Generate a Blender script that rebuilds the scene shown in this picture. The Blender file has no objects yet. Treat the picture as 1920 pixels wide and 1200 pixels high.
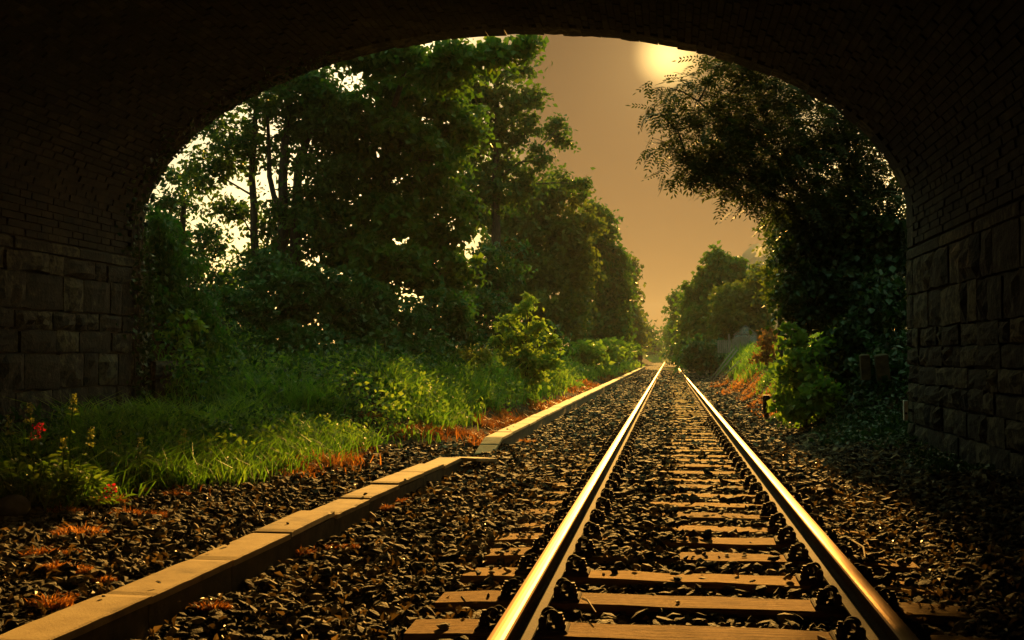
import bpy, math, random
import numpy as np

# ------------------------------------------------------------------ camera, sky, sun, exposure
SC = bpy.context.scene
COL = SC.collection
F_PX, CX, CY, EYE = 2100.0, 960.0, 600.0, 1.19
YAW, PITCH = math.radians(7.9387), math.radians(1.8546)
cam_d = bpy.data.cameras.new('camera')
cam_d.sensor_width = 36.0
cam_d.lens = 36.0 * F_PX / 1920.0
cam_d.clip_start, cam_d.clip_end = 0.05, 6000.0
cam = bpy.data.objects.new('camera', cam_d)
COL.objects.link(cam)
cam.location = (0, 0, EYE)
cam.rotation_euler = (math.pi / 2 + PITCH, 0, YAW)
SC.camera = cam

SUN_EL, SUN_AZ = math.radians(15.05), math.radians(0.15)      # azimuth measured from +Y (along the track) to +X
SUN_DIR = (math.sin(SUN_AZ) * math.cos(SUN_EL), math.cos(SUN_AZ) * math.cos(SUN_EL), math.sin(SUN_EL))

w = bpy.data.worlds.new('World')
SC.world = w
w.use_nodes = True
nt = w.node_tree
nt.nodes.clear()
N = nt.nodes.new
out = N('ShaderNodeOutputWorld')
sky = N('ShaderNodeTexSky')
sky.sky_type = 'NISHITA'
sky.sun_disc = False
sky.sun_elevation = SUN_EL
sky.sun_rotation = SUN_AZ
sky.air_density, sky.dust_density, sky.ozone_density = 1.0, 2.0, 1.0
geo = N('ShaderNodeTexCoord')
dotn = N('ShaderNodeVectorMath'); dotn.operation = 'DOT_PRODUCT'; dotn.inputs[1].default_value = SUN_DIR
nrmz = N('ShaderNodeVectorMath'); nrmz.operation = 'NORMALIZE'
nt.links.new(geo.outputs['Generated'], nrmz.inputs[0])
nt.links.new(nrmz.outputs[0], dotn.inputs[0])
ac = N('ShaderNodeMath'); ac.operation = 'ARCCOSINE'
nt.links.new(dotn.outputs['Value'], ac.inputs[0])
# amber haze round the sun's quarter of the sky, brighter cream at the sides
sep = N('ShaderNodeSeparateXYZ'); nt.links.new(nrmz.outputs[0], sep.inputs[0])
az = N('ShaderNodeMath'); az.operation = 'ARCTAN2'
nt.links.new(sep.outputs['X'], az.inputs[0]); nt.links.new(sep.outputs['Y'], az.inputs[1])
azc = N('ShaderNodeMath'); azc.operation = 'ADD'; azc.inputs[1].default_value = math.radians(1.0)
nt.links.new(az.outputs[0], azc.inputs[0])
azb = N('ShaderNodeMath'); azb.operation = 'ABSOLUTE'; nt.links.new(azc.outputs[0], azb.inputs[0])
side = N('ShaderNodeMapRange'); side.interpolation_type = 'SMOOTHSTEP'
side.inputs['From Min'].default_value = math.radians(5.5); side.inputs['From Max'].default_value = math.radians(14)
nt.links.new(azb.outputs[0], side.inputs['Value'])
tint = N('ShaderNodeMix'); tint.data_type = 'RGBA'
SKY_AMBER = (0.0172, 0.0119, 0.0069, 1); SKY_CREAM = (0.38, 0.345, 0.235, 1); SKY_TOP_BOOST = (2.4, 2.8, 1.1, 1)  # overhead tint raised out of view to brighten and green the foliage
tint.inputs[6].default_value = SKY_AMBER
tint.inputs[7].default_value = SKY_CREAM
el_ = N('ShaderNodeMapRange'); el_.interpolation_type = 'SMOOTHSTEP'
el_.inputs['From Min'].default_value = 0.33; el_.inputs['From Max'].default_value = 0.85
nt.links.new(sep.outputs['Z'], el_.inputs['Value'])
nt.links.new(side.outputs[0], tint.inputs[0])
tint2 = N('ShaderNodeMix'); tint2.data_type = 'RGBA'
tint2.inputs[7].default_value = SKY_TOP_BOOST
nt.links.new(el_.outputs[0], tint2.inputs[0]); nt.links.new(tint.outputs[2], tint2.inputs[6])
mul = N('ShaderNodeMix'); mul.data_type = 'RGBA'; mul.blend_type = 'MULTIPLY'; mul.inputs[0].default_value = 1
nt.links.new(sky.outputs[0], mul.inputs[6]); nt.links.new(tint2.outputs[2], mul.inputs[7])
bg = N('ShaderNodeBackground'); bg.inputs['Strength'].default_value = 0.1
nt.links.new(mul.outputs[2], bg.inputs['Color'])
# the sun itself, swollen by the bright air round it
core = N('ShaderNodeMapRange'); core.interpolation_type = 'SMOOTHSTEP'
core.inputs['From Min'].default_value = math.radians(2.1); core.inputs['From Max'].default_value = 0.0
nt.links.new(ac.outputs[0], core.inputs['Value'])
halo = N('ShaderNodeMapRange')
halo.inputs['From Min'].default_value = math.radians(8); halo.inputs['From Max'].default_value = 0
nt.links.new(ac.outputs[0], halo.inputs['Value'])
hp = N('ShaderNodeMath'); hp.operation = 'POWER'; hp.inputs[1].default_value = 3
nt.links.new(halo.outputs[0], hp.inputs[0])
hs = N('ShaderNodeMath'); hs.operation = 'MULTIPLY'; hs.inputs[1].default_value = 0.10
nt.links.new(hp.outputs[0], hs.inputs[0])
cs = N('ShaderNodeMath'); cs.operation = 'MULTIPLY_ADD'; cs.inputs[1].default_value = 0.7
nt.links.new(core.outputs[0], cs.inputs[0]); nt.links.new(hs.outputs[0], cs.inputs[2])
bg2 = N('ShaderNodeBackground'); bg2.inputs['Color'].default_value = (1, 0.64, 0.2, 1)
nt.links.new(cs.outputs[0], bg2.inputs['Strength'])
add = N('ShaderNodeAddShader')
nt.links.new(bg.outputs[0], add.inputs[0]); nt.links.new(bg2.outputs[0], add.inputs[1])
nt.links.new(add.outputs[0], out.inputs['Surface'])

sd = bpy.data.lights.new('sun', 'SUN')
sd.energy = 5.0
sd.angle = math.radians(0.6)
sd.color = (1.0, 0.50, 0.10)
sun = bpy.data.objects.new('sun', sd)
COL.objects.link(sun)
sun.rotation_euler = (math.pi / 2 - SUN_EL, 0, math.pi - SUN_AZ)

SC.view_settings.view_transform = 'Standard'
SC.view_settings.look = 'None'
SC.view_settings.gamma = 1.0
SC.view_settings.exposure = 1.42
SC.view_settings.use_curve_mapping = False
SC.render.engine = 'CYCLES'
SC.cycles.use_denoising = True
SC.cycles.max_bounces = 6
SC.cycles.transparent_max_bounces = 4
SC.cycles.volume_bounces = 0
SC.cycles.sample_clamp_indirect = 4.0

R = np.random.default_rng(7)
random.seed(7)

# ------------------------------------------------------------------ helpers
_fw = np.array([-math.sin(YAW) * math.cos(PITCH), math.cos(YAW) * math.cos(PITCH), math.sin(PITCH)])
_rt = np.array([math.cos(YAW), math.sin(YAW), 0.0])
_up = np.cross(_rt, _fw)
EYEP = np.array([0, 0, EYE])

def at(px, py, Y):
    """place in the world seen at a spot of the photograph, at distance Y down the line"""
    d = _fw + _rt * (px - CX) / F_PX - _up * (py - CY) / F_PX
    return EYEP + d * (Y / d[1])

def atz(px, py, z):
    d = _fw + _rt * (px - CX) / F_PX - _up * (py - CY) / F_PX
    return EYEP + d * ((z - EYE) / d[2])

def tag(o, label=None, cat=None, group=None, kind=None):
    for k, v in (('label', label), ('category', cat), ('group', group), ('kind', kind)):
        if v:
            o[k] = v
    return o

def empty(name, loc=(0, 0, 0)):
    o = bpy.data.objects.new(name, None)
    o.empty_display_size = 0.1
    COL.objects.link(o)
    o.location = loc
    return o

def child(o, parent):
    o.parent = parent
    if parent is not None:
        p = parent
        off = np.array(p.location)
        while p.parent is not None:
            p = p.parent
            off = off + np.array(p.location)
        # meshes are written in world coordinates unless told otherwise
    return o

def mesh(name, V, faces, mat=None, attrs=None, smooth=False, mats=None, midx=None):
    V = np.asarray(V, dtype=np.float32).reshape(-1, 3)
    me = bpy.data.meshes.new(name)
    if isinstance(faces, np.ndarray):
        F = faces.astype(np.int32)
        n, k = F.shape
        me.vertices.add(len(V)); me.vertices.foreach_set('co', V.ravel())
        me.loops.add(n * k); me.loops.foreach_set('vertex_index', F.ravel())
        me.polygons.add(n)
        me.polygons.foreach_set('loop_start', np.arange(0, n * k, k, dtype=np.int32))
        me.update(calc_edges=True)
    else:
        me.from_pydata([tuple(map(float, v)) for v in V], [], [tuple(int(i) for i in f) for f in faces])
        me.update()
    if mats:
        for m in mats:
            me.materials.append(m)
        if midx is not None:
            me.polygons.foreach_set('material_index', np.asarray(midx, dtype=np.int32))
    elif mat:
        me.materials.append(mat)
    if attrs:
        for k, a in attrs.items():
            at_ = me.attributes.new(k, 'FLOAT', 'POINT')
            at_.data.foreach_set('value', np.asarray(a, dtype=np.float32))
    me.polygons.foreach_set('use_smooth', np.full(len(me.polygons), smooth, dtype=bool))
    return me

def link(name, me, parent=None, loc=None):
    o = bpy.data.objects.new(name, me)
    COL.objects.link(o)
    if parent is not None:
        o.parent = parent
    if loc is not None:
        o.location = loc
    return o

class MB:
    """collects boxes, tubes and prisms for ONE mesh"""
    def __init__(s):
        s.V, s.F, s.n = [], [], 0
    def add(s, v, f):
        v = np.asarray(v, float).reshape(-1, 3)
        s.V.append(v); s.F += [tuple(i + s.n for i in q) for q in f]; s.n += len(v)
        return s
    def box(s, c, size, rot=None):
        h = np.asarray(size, float) / 2
        v = np.array([[x, y, z] for x in (-1, 1) for y in (-1, 1) for z in (-1, 1)]) * h
        if rot is not None:
            v = v @ np.asarray(rot).T
        return s.add(v + np.asarray(c, float), [(0, 1, 3, 2), (4, 6, 7, 5), (0, 4, 5, 1), (2, 3, 7, 6), (0, 2, 6, 4), (1, 5, 7, 3)])
    def chamfer_box(s, c, size, ch):
        hx, hy, hz = np.asarray(size, float) / 2
        v = []
        for z, i in ((-hz, 0), (hz - ch, 0), (hz, ch)):
            v += [(-hx + i, -hy + i, z), (hx - i, -hy + i, z), (hx - i, hy - i, z), (-hx + i, hy - i, z)]
        f = [(3, 2, 1, 0), (8, 9, 10, 11)]
        for b in (0, 4):
            for k in range(4):
                f.append((b + k, b + (k + 1) % 4, b + 4 + (k + 1) % 4, b + 4 + k))
        return s.add(np.array(v) + np.asarray(c, float), f)
    def tube(s, pts, rad, n=6, caps=True):
        pts = np.asarray(pts, float)
        rad = np.broadcast_to(np.asarray(rad, float), (len(pts),))
        v = []
        for i, p in enumerate(pts):
            t = pts[min(i + 1, len(pts) - 1)] - pts[max(i - 1, 0)]
            t /= np.linalg.norm(t) + 1e-9
            a = np.array([0, 0, 1.0]) if abs(t[2]) < 0.9 else np.array([1.0, 0, 0])
            u = np.cross(t, a); u /= np.linalg.norm(u); q = np.cross(t, u)
            for k in range(n):
                an = 2 * math.pi * k / n
                v.append(p + rad[i] * (math.cos(an) * u + math.sin(an) * q))
        f = []
        for i in range(len(pts) - 1):
            for k in range(n):
                f.append((i * n + k, i * n + (k + 1) % n, (i + 1) * n + (k + 1) % n, (i + 1) * n + k))
        if caps:
            f.append(tuple(range(n - 1, -1, -1))); f.append(tuple((len(pts) - 1) * n + k for k in range(n)))
        return s.add(v, f)
    def torus(s, c, r, t, axis='y', n=14, m=6):
        v, f = [], []
        for i in range(n):
            a = 2 * math.pi * i / n
            for k in range(m):
                b = 2 * math.pi * k / m
                rr = r + t * math.cos(b)
                p = {'y': (rr * math.cos(a), t * math.sin(b), rr * math.sin(a))}[axis]
                v.append(np.array(p) + np.asarray(c))
                f.append((i * m + k, i * m + (k + 1) % m, ((i + 1) % n) * m + (k + 1) % m, ((i + 1) % n) * m + k))
        return s.add(v, f)
    def me(s, name, mat, smooth=False, attrs=None):
        return mesh(name, np.concatenate(s.V), s.F, mat, attrs, smooth)
    def build(s, name, mat, parent=None, loc=None, smooth=False):
        return link(name, s.me(name, mat, smooth), parent, loc)

def rotz(a):
    c, s_ = math.cos(a), math.sin(a)
    return np.array([[c, -s_, 0], [s_, c, 0], [0, 0, 1.0]])

def rotx(a):
    c, s_ = math.cos(a), math.sin(a)
    return np.array([[1.0, 0, 0], [0, c, -s_], [0, s_, c]])

def unit(v):
    return v / (np.linalg.norm(v, axis=-1, keepdims=True) + 1e-9)

# value noise for terrain
_T = R.random((64, 64))
def vnoise(x, y):
    xi, yi = np.floor(x).astype(int), np.floor(y).astype(int)
    fx, fy = x - xi, y - yi
    fx, fy = fx * fx * (3 - 2 * fx), fy * fy * (3 - 2 * fy)
    g = lambda i, j: _T[i % 64, j % 64]
    return (g(xi, yi) * (1 - fx) * (1 - fy) + g(xi + 1, yi) * fx * (1 - fy) + g(xi, yi + 1) * (1 - fx) * fy + g(xi + 1, yi + 1) * fx * fy) - 0.5

def sstep(a, b, x):
    t = np.clip((x - a) / (b - a), 0, 1)
    return t * t * (3 - 2 * t)

# ------------------------------------------------------------------ materials
def new_mat(name):
    m = bpy.data.materials.new(name)
    m.use_nodes = True
    t = m.node_tree
    t.nodes.clear()
    o = t.nodes.new('ShaderNodeOutputMaterial')
    return m, t, o

def nd(t, typ, **kw):
    n = t.nodes.new(typ)
    for k, v in kw.items():
        if k in n.inputs:
            n.inputs[k].default_value = v
        else:
            setattr(n, k, v)
    return n

def ramp(t, fac, stops):
    r = t.nodes.new('ShaderNodeValToRGB')
    e = r.color_ramp.elements
    while len(e) < len(stops):
        e.new(0.5)
    for el, (p, c) in zip(e, stops):
        el.position = p
        el.color = (*c, 1)
    t.links.new(fac, r.inputs[0])
    return r.outputs[0]

def leaf_mat(name, dark, mid, light, trans=0.48, gloss=0.25, rough=0.5, tcol=(1.25, 1.3, 0.7)):
    """foliage: colour by the tone of each leaf, part of the light passing through"""
    m, t, o = new_mat(name)
    a = nd(t, 'ShaderNodeAttribute', attribute_name='tone')
    c = ramp(t, a.outputs['Fac'], [(0.0, dark), (0.5, mid), (1.0, light)])
    p = nd(t, 'ShaderNodeBsdfPrincipled', Roughness=rough)
    p.inputs['Specular IOR Level'].default_value = gloss
    t.links.new(c, p.inputs['Base Color'])
    tr = nd(t, 'ShaderNodeBsdfTranslucent')
    mx = nd(t, 'ShaderNodeMix', data_type='RGBA', blend_type='MULTIPLY')
    mx.inputs[0].default_value = 1
    mx.inputs[7].default_value = (*tcol, 1)
    t.links.new(c, mx.inputs[6]); t.links.new(mx.outputs[2], tr.inputs['Color'])
    ms = nd(t, 'ShaderNodeMixShader'); ms.inputs[0].default_value = trans
    t.links.new(p.outputs[0], ms.inputs[1]); t.links.new(tr.outputs[0], ms.inputs[2])
    t.links.new(ms.outputs[0], o.inputs['Surface'])
    return m

def surf_mat(name, stops, scale=8.0, detail=6, rough=0.85, bump=0.4, bscale=None, stretch=(1, 1, 1), island=0.0, metal=0.0, spec=0.3, attr=None, dist=0.02):
    m, t, o = new_mat(name)
    tc = nd(t, 'ShaderNodeTexCoord')
    mp = nd(t, 'ShaderNodeMapping'); mp.inputs['Scale'].default_value = stretch
    t.links.new(tc.outputs['Object'], mp.inputs[0])
    gm = nd(t, 'ShaderNodeNewGeometry')
    oi = nd(t, 'ShaderNodeObjectInfo')
    sh = nd(t, 'ShaderNodeVectorMath', operation='ADD')
    t.links.new(mp.outputs[0], sh.inputs[0])
    cmb = nd(t, 'ShaderNodeMath', operation='MULTIPLY'); cmb.inputs[1].default_value = 37.0
    t.links.new(oi.outputs['Random'], cmb.inputs[0]); t.links.new(cmb.outputs[0], sh.inputs[1])
    n1 = nd(t, 'ShaderNodeTexNoise', Scale=scale, Detail=detail, Roughness=0.62)
    t.links.new(sh.outputs[0], n1.inputs['Vector'])
    fac = n1.outputs['Fac']
    if island:
        ad = nd(t, 'ShaderNodeMath', operation='ADD')
        r0 = nd(t, 'ShaderNodeMath', operation='ADD')
        t.links.new(gm.outputs['Random Per Island'], r0.inputs[0]); t.links.new(oi.outputs['Random'], r0.inputs[1])
        r1 = nd(t, 'ShaderNodeMath', operation='FRACT'); t.links.new(r0.outputs[0], r1.inputs[0])
        ml = nd(t, 'ShaderNodeMath', operation='MULTIPLY_ADD'); ml.inputs[1].default_value = island; ml.inputs[2].default_value = -island / 2
        t.links.new(r1.outputs[0], ml.inputs[0])
        t.links.new(n1.outputs['Fac'], ad.inputs[0]); t.links.new(ml.outputs[0], ad.inputs[1])
        fac = ad.outputs[0]
    c = ramp(t, fac, stops)
    p = nd(t, 'ShaderNodeBsdfPrincipled', Roughness=rough, Metallic=metal)
    p.inputs['Specular IOR Level'].default_value = spec
    t.links.new(c, p.inputs['Base Color'])
    if bump:
        n2 = nd(t, 'ShaderNodeTexNoise', Scale=bscale or scale * 3, Detail=5, Roughness=0.6)
        t.links.new(sh.outputs[0], n2.inputs['Vector'])
        b = nd(t, 'ShaderNodeBump', Strength=bump, Distance=dist)
        t.links.new(n2.outputs['Fac'], b.inputs['Height']); t.links.new(b.outputs[0], p.inputs['Normal'])
    t.links.new(p.outputs[0], o.inputs['Surface'])
    return m

M = {}
M['soil'] = surf_mat('soil', [(0.3, (0.02, 0.014, 0.008)), (0.55, (0.05, 0.036, 0.02)), (0.75, (0.09, 0.066, 0.04))], 9, bump=0.8, bscale=30, dist=0.04, spec=0.02, rough=1.0)
M['ballast'] = surf_mat('ballast', [(0.2, (0.010, 0.009, 0.007)), (0.55, (0.030, 0.026, 0.017)), (0.72, (0.10, 0.084, 0.048)), (0.95, (0.27, 0.22, 0.12))], 22, island=0.9, rough=0.8, bump=0.6, spec=0.22)  # pale end of the ramp stands in for sunlit facets on some stones
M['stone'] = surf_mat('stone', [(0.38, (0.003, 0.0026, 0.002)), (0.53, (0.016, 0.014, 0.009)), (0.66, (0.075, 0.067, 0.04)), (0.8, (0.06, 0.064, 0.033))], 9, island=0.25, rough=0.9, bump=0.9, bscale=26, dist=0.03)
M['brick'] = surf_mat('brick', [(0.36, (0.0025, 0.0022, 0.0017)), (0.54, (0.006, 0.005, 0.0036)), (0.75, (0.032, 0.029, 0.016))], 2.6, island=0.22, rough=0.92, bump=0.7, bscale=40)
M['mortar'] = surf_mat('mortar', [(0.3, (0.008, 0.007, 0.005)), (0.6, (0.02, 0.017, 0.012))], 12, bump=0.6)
M['concrete'] = surf_mat('concrete', [(0.3, (0.15, 0.11, 0.05)), (0.46, (0.33, 0.25, 0.12)), (0.56, (0.39, 0.30, 0.15)), (0.75, (0.47, 0.38, 0.21))], 5, detail=9, rough=0.85, bump=0.35, bscale=90, island=0.16, dist=0.006)
M['trough'] = surf_mat('shade_dark_concrete', [(0.3, (0.03, 0.026, 0.014)), (0.6, (0.085, 0.07, 0.036)), (0.8, (0.15, 0.12, 0.06))], 10, detail=8, rough=0.95, bump=0.5, bscale=60, dist=0.01)  # concrete coloured darker to stand in for shade on trough sides and slabs
M['wood'] = surf_mat('sleeper_wood', [(0.25, (0.10, 0.045, 0.014)), (0.42, (0.32, 0.175, 0.04)), (0.62, (0.47, 0.275, 0.06)), (0.8, (0.56, 0.36, 0.11))], 9, detail=9, rough=0.9, bump=1.0, bscale=14, stretch=(0.28, 13, 13), dist=0.03, island=0.22, spec=0.12)
M['rust'] = surf_mat('rusted_iron', [(0.3, (0.022, 0.013, 0.008)), (0.6, (0.06, 0.034, 0.018)), (0.8, (0.12, 0.062, 0.03))], 30, rough=0.85, bump=0.5, bscale=120, spec=0.12, dist=0.004)
M['iron'] = surf_mat('black_iron', [(0.3, (0.008, 0.006, 0.004)), (0.7, (0.034, 0.022, 0.013))], 30, rough=0.7, bump=0.5, bscale=120, spec=0.15, dist=0.003)
M['bark'] = surf_mat('bark', [(0.3, (0.015, 0.012, 0.008)), (0.55, (0.05, 0.04, 0.028)), (0.8, (0.10, 0.085, 0.06))], 6, stretch=(4, 4, 0.7), bump=0.9, bscale=14, rough=0.9, dist=0.03)
M['greystone'] = surf_mat('grey_stone', [(0.3, (0.14, 0.14, 0.135)), (0.7, (0.3, 0.3, 0.29))], 9, bump=0.5)
M['white_paint'] = surf_mat('white_paint', [(0.3, (0.5, 0.48, 0.42)), (0.6, (0.78, 0.76, 0.7))], 20, bump=0.1, rough=0.5)
M['grey_timber'] = surf_mat('grey_timber', [(0.3, (0.10, 0.085, 0.065)), (0.6, (0.22, 0.19, 0.15))], 8, stretch=(6, 6, 0.5), bump=0.5)
M['hill'] = surf_mat('hill_woods', [(0.3, (0.02, 0.03, 0.018)), (0.6, (0.05, 0.065, 0.035)), (0.8, (0.08, 0.09, 0.05))], 0.05, bump=0, rough=0.95)
M['litter'] = leaf_mat('dead_leaf', (0.04, 0.03, 0.015), (0.14, 0.105, 0.05), (0.34, 0.26, 0.13), trans=0.2, gloss=0.4, tcol=(1.1, 0.9, 0.6))
M['twig'] = surf_mat('dry_twig', [(0.3, (0.22, 0.16, 0.09)), (0.7, (0.42, 0.33, 0.2))], 20, bump=0.2)
M['orange'] = leaf_mat('dry_orange_grass', (0.07, 0.028, 0.008), (0.33, 0.14, 0.032), (0.62, 0.36, 0.10), trans=0.45, gloss=0.15, tcol=(1.2, 0.95, 0.6))
M['grass'] = leaf_mat('green_grass', (0.03, 0.085, 0.014), (0.09, 0.19, 0.028), (0.24, 0.32, 0.06), trans=0.55, gloss=0.3, tcol=(1.3, 1.4, 0.6))
M['leaf_maple'] = leaf_mat('maple_leaf', (0.022, 0.058, 0.01), (0.05, 0.12, 0.016), (0.12, 0.18, 0.026))
M['leaf_ash'] = leaf_mat('ash_leaf', (0.022, 0.052, 0.014), (0.048, 0.105, 0.022), (0.1, 0.16, 0.034))
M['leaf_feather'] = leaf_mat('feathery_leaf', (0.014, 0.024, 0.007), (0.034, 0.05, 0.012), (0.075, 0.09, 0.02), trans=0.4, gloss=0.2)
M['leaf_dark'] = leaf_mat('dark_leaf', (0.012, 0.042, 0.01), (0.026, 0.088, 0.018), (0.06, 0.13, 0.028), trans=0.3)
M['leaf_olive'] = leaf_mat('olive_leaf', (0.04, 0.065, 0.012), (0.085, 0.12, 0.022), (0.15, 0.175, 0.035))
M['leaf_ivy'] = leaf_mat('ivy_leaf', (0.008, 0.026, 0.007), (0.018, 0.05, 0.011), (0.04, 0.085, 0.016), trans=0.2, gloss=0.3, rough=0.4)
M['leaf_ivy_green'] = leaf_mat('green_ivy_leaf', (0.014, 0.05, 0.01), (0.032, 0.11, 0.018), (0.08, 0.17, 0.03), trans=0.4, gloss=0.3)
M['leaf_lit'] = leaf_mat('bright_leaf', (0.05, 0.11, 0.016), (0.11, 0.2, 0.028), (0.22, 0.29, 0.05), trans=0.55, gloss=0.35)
M['leaf_brown'] = leaf_mat('withered_leaf', (0.06, 0.03, 0.015), (0.15, 0.075, 0.03), (0.26, 0.15, 0.06))
M['petal'] = leaf_mat('red_petal', (0.35, 0.015, 0.03), (0.6, 0.03, 0.06), (0.75, 0.08, 0.12), trans=0.4, tcol=(1.1, 0.8, 0.8))
M['bud'] = leaf_mat('green_bud', (0.09, 0.12, 0.03), (0.18, 0.2, 0.06), (0.32, 0.3, 0.11))

def glass_mat():
    m, t, o = new_mat('greenhouse_glass')
    p = nd(t, 'ShaderNodeBsdfPrincipled', Roughness=0.1)
    p.inputs['Base Color'].default_value = (0.7, 0.75, 0.7, 1)
    p.inputs['Transmission Weight'].default_value = 0.8
    p.inputs['IOR'].default_value = 1.1
    t.links.new(p.outputs[0], o.inputs['Surface'])
    return m
M['glass'] = glass_mat()

def rail_top_mat():
    m, t, o = new_mat('polished_rail_steel')
    tc = nd(t, 'ShaderNodeTexCoord')
    mp = nd(t, 'ShaderNodeMapping'); mp.inputs['Scale'].default_value = (60, 0.8, 60)
    t.links.new(tc.outputs['Object'], mp.inputs[0])
    n1 = nd(t, 'ShaderNodeTexNoise', Scale=2.0, Detail=5); t.links.new(mp.outputs[0], n1.inputs['Vector'])
    p = nd(t, 'ShaderNodeBsdfPrincipled', Metallic=1.0)
    p.inputs['Base Color'].default_value = (0.30, 0.23, 0.14, 1)
    p.inputs['Specular Tint'].default_value = (0.70, 0.60, 0.56, 1)
    mr = nd(t, 'ShaderNodeMapRange'); mr.inputs['To Min'].default_value = 0.46; mr.inputs['To Max'].default_value = 0.60
    t.links.new(n1.outputs['Fac'], mr.inputs['Value']); t.links.new(mr.outputs[0], p.inputs['Roughness'])
    t.links.new(p.outputs[0], o.inputs['Surface'])
    return m
M['rail_top'] = rail_top_mat()

# ------------------------------------------------------------------ terrain
TRACK_X = 0.122
RAIL_L, RAIL_R = -0.629, 0.873
def edge_left(Y):          # where ballast gives way to plants on the left
    return np.interp(Y, [0, 6.3, 7.5, 10.8, 13.5, 15, 30, 60, 120, 300], [-4.5, -4.35, -4.1, -3.5, -3.15, -2.6, -2.55, -2.55, -2.5, -2.5])

def ground_h(X, Y):
    X, Y = np.broadcast_arrays(np.asarray(X, float), np.asarray(Y, float))
    h = np.full(X.shape, -0.045)
    # left shoulder and bank
    inn = sstep(13.5, 17.5, Y)
    hl = 0.22 + 0.55 * inn
    e = edge_left(Y)
    t = sstep(0.15, 3.2 - 1.1 * inn, e - X + 0.5 * (1 - inn))
    h = h + hl * t
    h = h + sstep(-2.45, -3.4, X) * 0.09 * (1 - 0.6 * inn)
    # mound behind the left wing wall
    h = h + 2.6 * sstep(-6.3, -9.0, X) * sstep(14.4, 15.4, Y) * sstep(22.0, 17.0, Y)
    h = h + 1.2 * sstep(-9, -25, X) * sstep(15, 20, Y)
    # right shoulder and bank
    h = h + 0.16 * sstep(1.5, 2.9, X)
    h = h + 1.35 * sstep(1.9, 3.7, X) * sstep(14.6, 18.0, Y)
    n = vnoise(X * 1.3, Y * 1.0) * 0.22 + vnoise(X * 0.35 + 9, Y * 0.35) * 0.22
    off = sstep(0.2, 1.6, np.maximum(e - X, X - 2.0))
    h = h + n * off * 0.9
    # little undulations in the ballast
    b = vnoise(X * 2.6, Y * 2.6) * 0.03 + vnoise(X * 6 + 3, Y * 6) * 0.014
    h = h + b * (1 - off)
    h = h + 0.04 * sstep(0.1, -0.35, X) * sstep(-0.75, -0.5, X) * sstep(6.2, 7.2, Y)    # ballast heaped inside the left rail
    h = h + 0.025 * sstep(6.3, 8.5, Y) * sstep(-0.95, -1.05, X) * sstep(-2.2, -2.0, X) + 0.02 * sstep(6.3, 8.5, Y) * sstep(0.95, 1.2, X)
    h = h + 0.055 * sstep(-1.55, -1.95, X) * sstep(-2.3, -2.15, X) * (Y < 14)
    return h

gx = np.unique(np.concatenate([np.linspace(-900, -60, 12), np.linspace(-60, -14, 20), np.linspace(-14, 7, 190), np.linspace(7, 60, 20), np.linspace(60, 900, 12)]))
gy = np.unique(np.concatenate([np.linspace(-200, -10, 8), np.linspace(-10, 2, 14), np.linspace(2, 40, 300), np.linspace(40, 210, 170), np.linspace(210, 1200, 24)]))
GX, GY = np.meshgrid(gx, gy)
GZ = ground_h(GX, GY)
nx, ny = len(gx), len(gy)
idx = np.arange(nx * ny).reshape(ny, nx)
Fq = np.stack([idx[:-1, :-1], idx[:-1, 1:], idx[1:, 1:], idx[1:, :-1]], -1).reshape(-1, 4)
cx = (GX[:-1, :-1] + GX[1:, 1:]).ravel() / 2
cy = (GY[:-1, :-1] + GY[1:, 1:]).ravel() / 2
isb = (cx > edge_left(cy)) & (cx < 2.3 + 0.4 * (cy < 15)) & (cy < 212)
M['ballast_bed'] = surf_mat('ballast_bed', [(0.3, (0.012, 0.010, 0.008)), (0.5, (0.035, 0.03, 0.02)), (0.68, (0.11, 0.09, 0.05))], 16, detail=4, rough=0.95, spec=0.05, bump=1.0, bscale=20, dist=0.05)
g = link('ground', mesh('ground', np.stack([GX, GY, GZ], -1), Fq, mats=[M['soil'], M['ballast_bed']], midx=isb.astype(int), smooth=True))
tag(g, kind='structure')

# hills far behind
def hill(name, x0, x1, Y, depth, peak, shape, seed):
    r = np.random.default_rng(seed)
    xs = np.linspace(x0, x1, 60); ys = np.linspace(Y, Y + depth, 24)
    X, YY = np.meshgrid(xs, ys)
    v = (YY - Y) / depth
    Z = peak * shape((X - x0) / (x1 - x0)) * np.sin(np.clip(v, 0, 1) * math.pi) ** 0.8 + r.normal(0, 0.03 * peak, X.shape) * np.sin(v * math.pi) - 1
    ii = np.arange(X.size).reshape(X.shape)
    Fh = np.stack([ii[:-1, :-1], ii[:-1, 1:], ii[1:, 1:], ii[1:, :-1]], -1).reshape(-1, 4)
    o = link(name, mesh(name, np.stack([X, YY, Z], -1), Fh, M['hill'], smooth=False))
    tag(o, kind='structure')
hill('hill', 20, 200, 420, 300, 64, lambda u: np.clip(1.15 - abs(u - 0.28) * 2.2, 0, 1) ** 0.7, 3)
hill('hill', -160, 60, 480, 240, 12, lambda u: 0.6 + 0.4 * np.cos((u - 0.6) * 3), 4)

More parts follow.
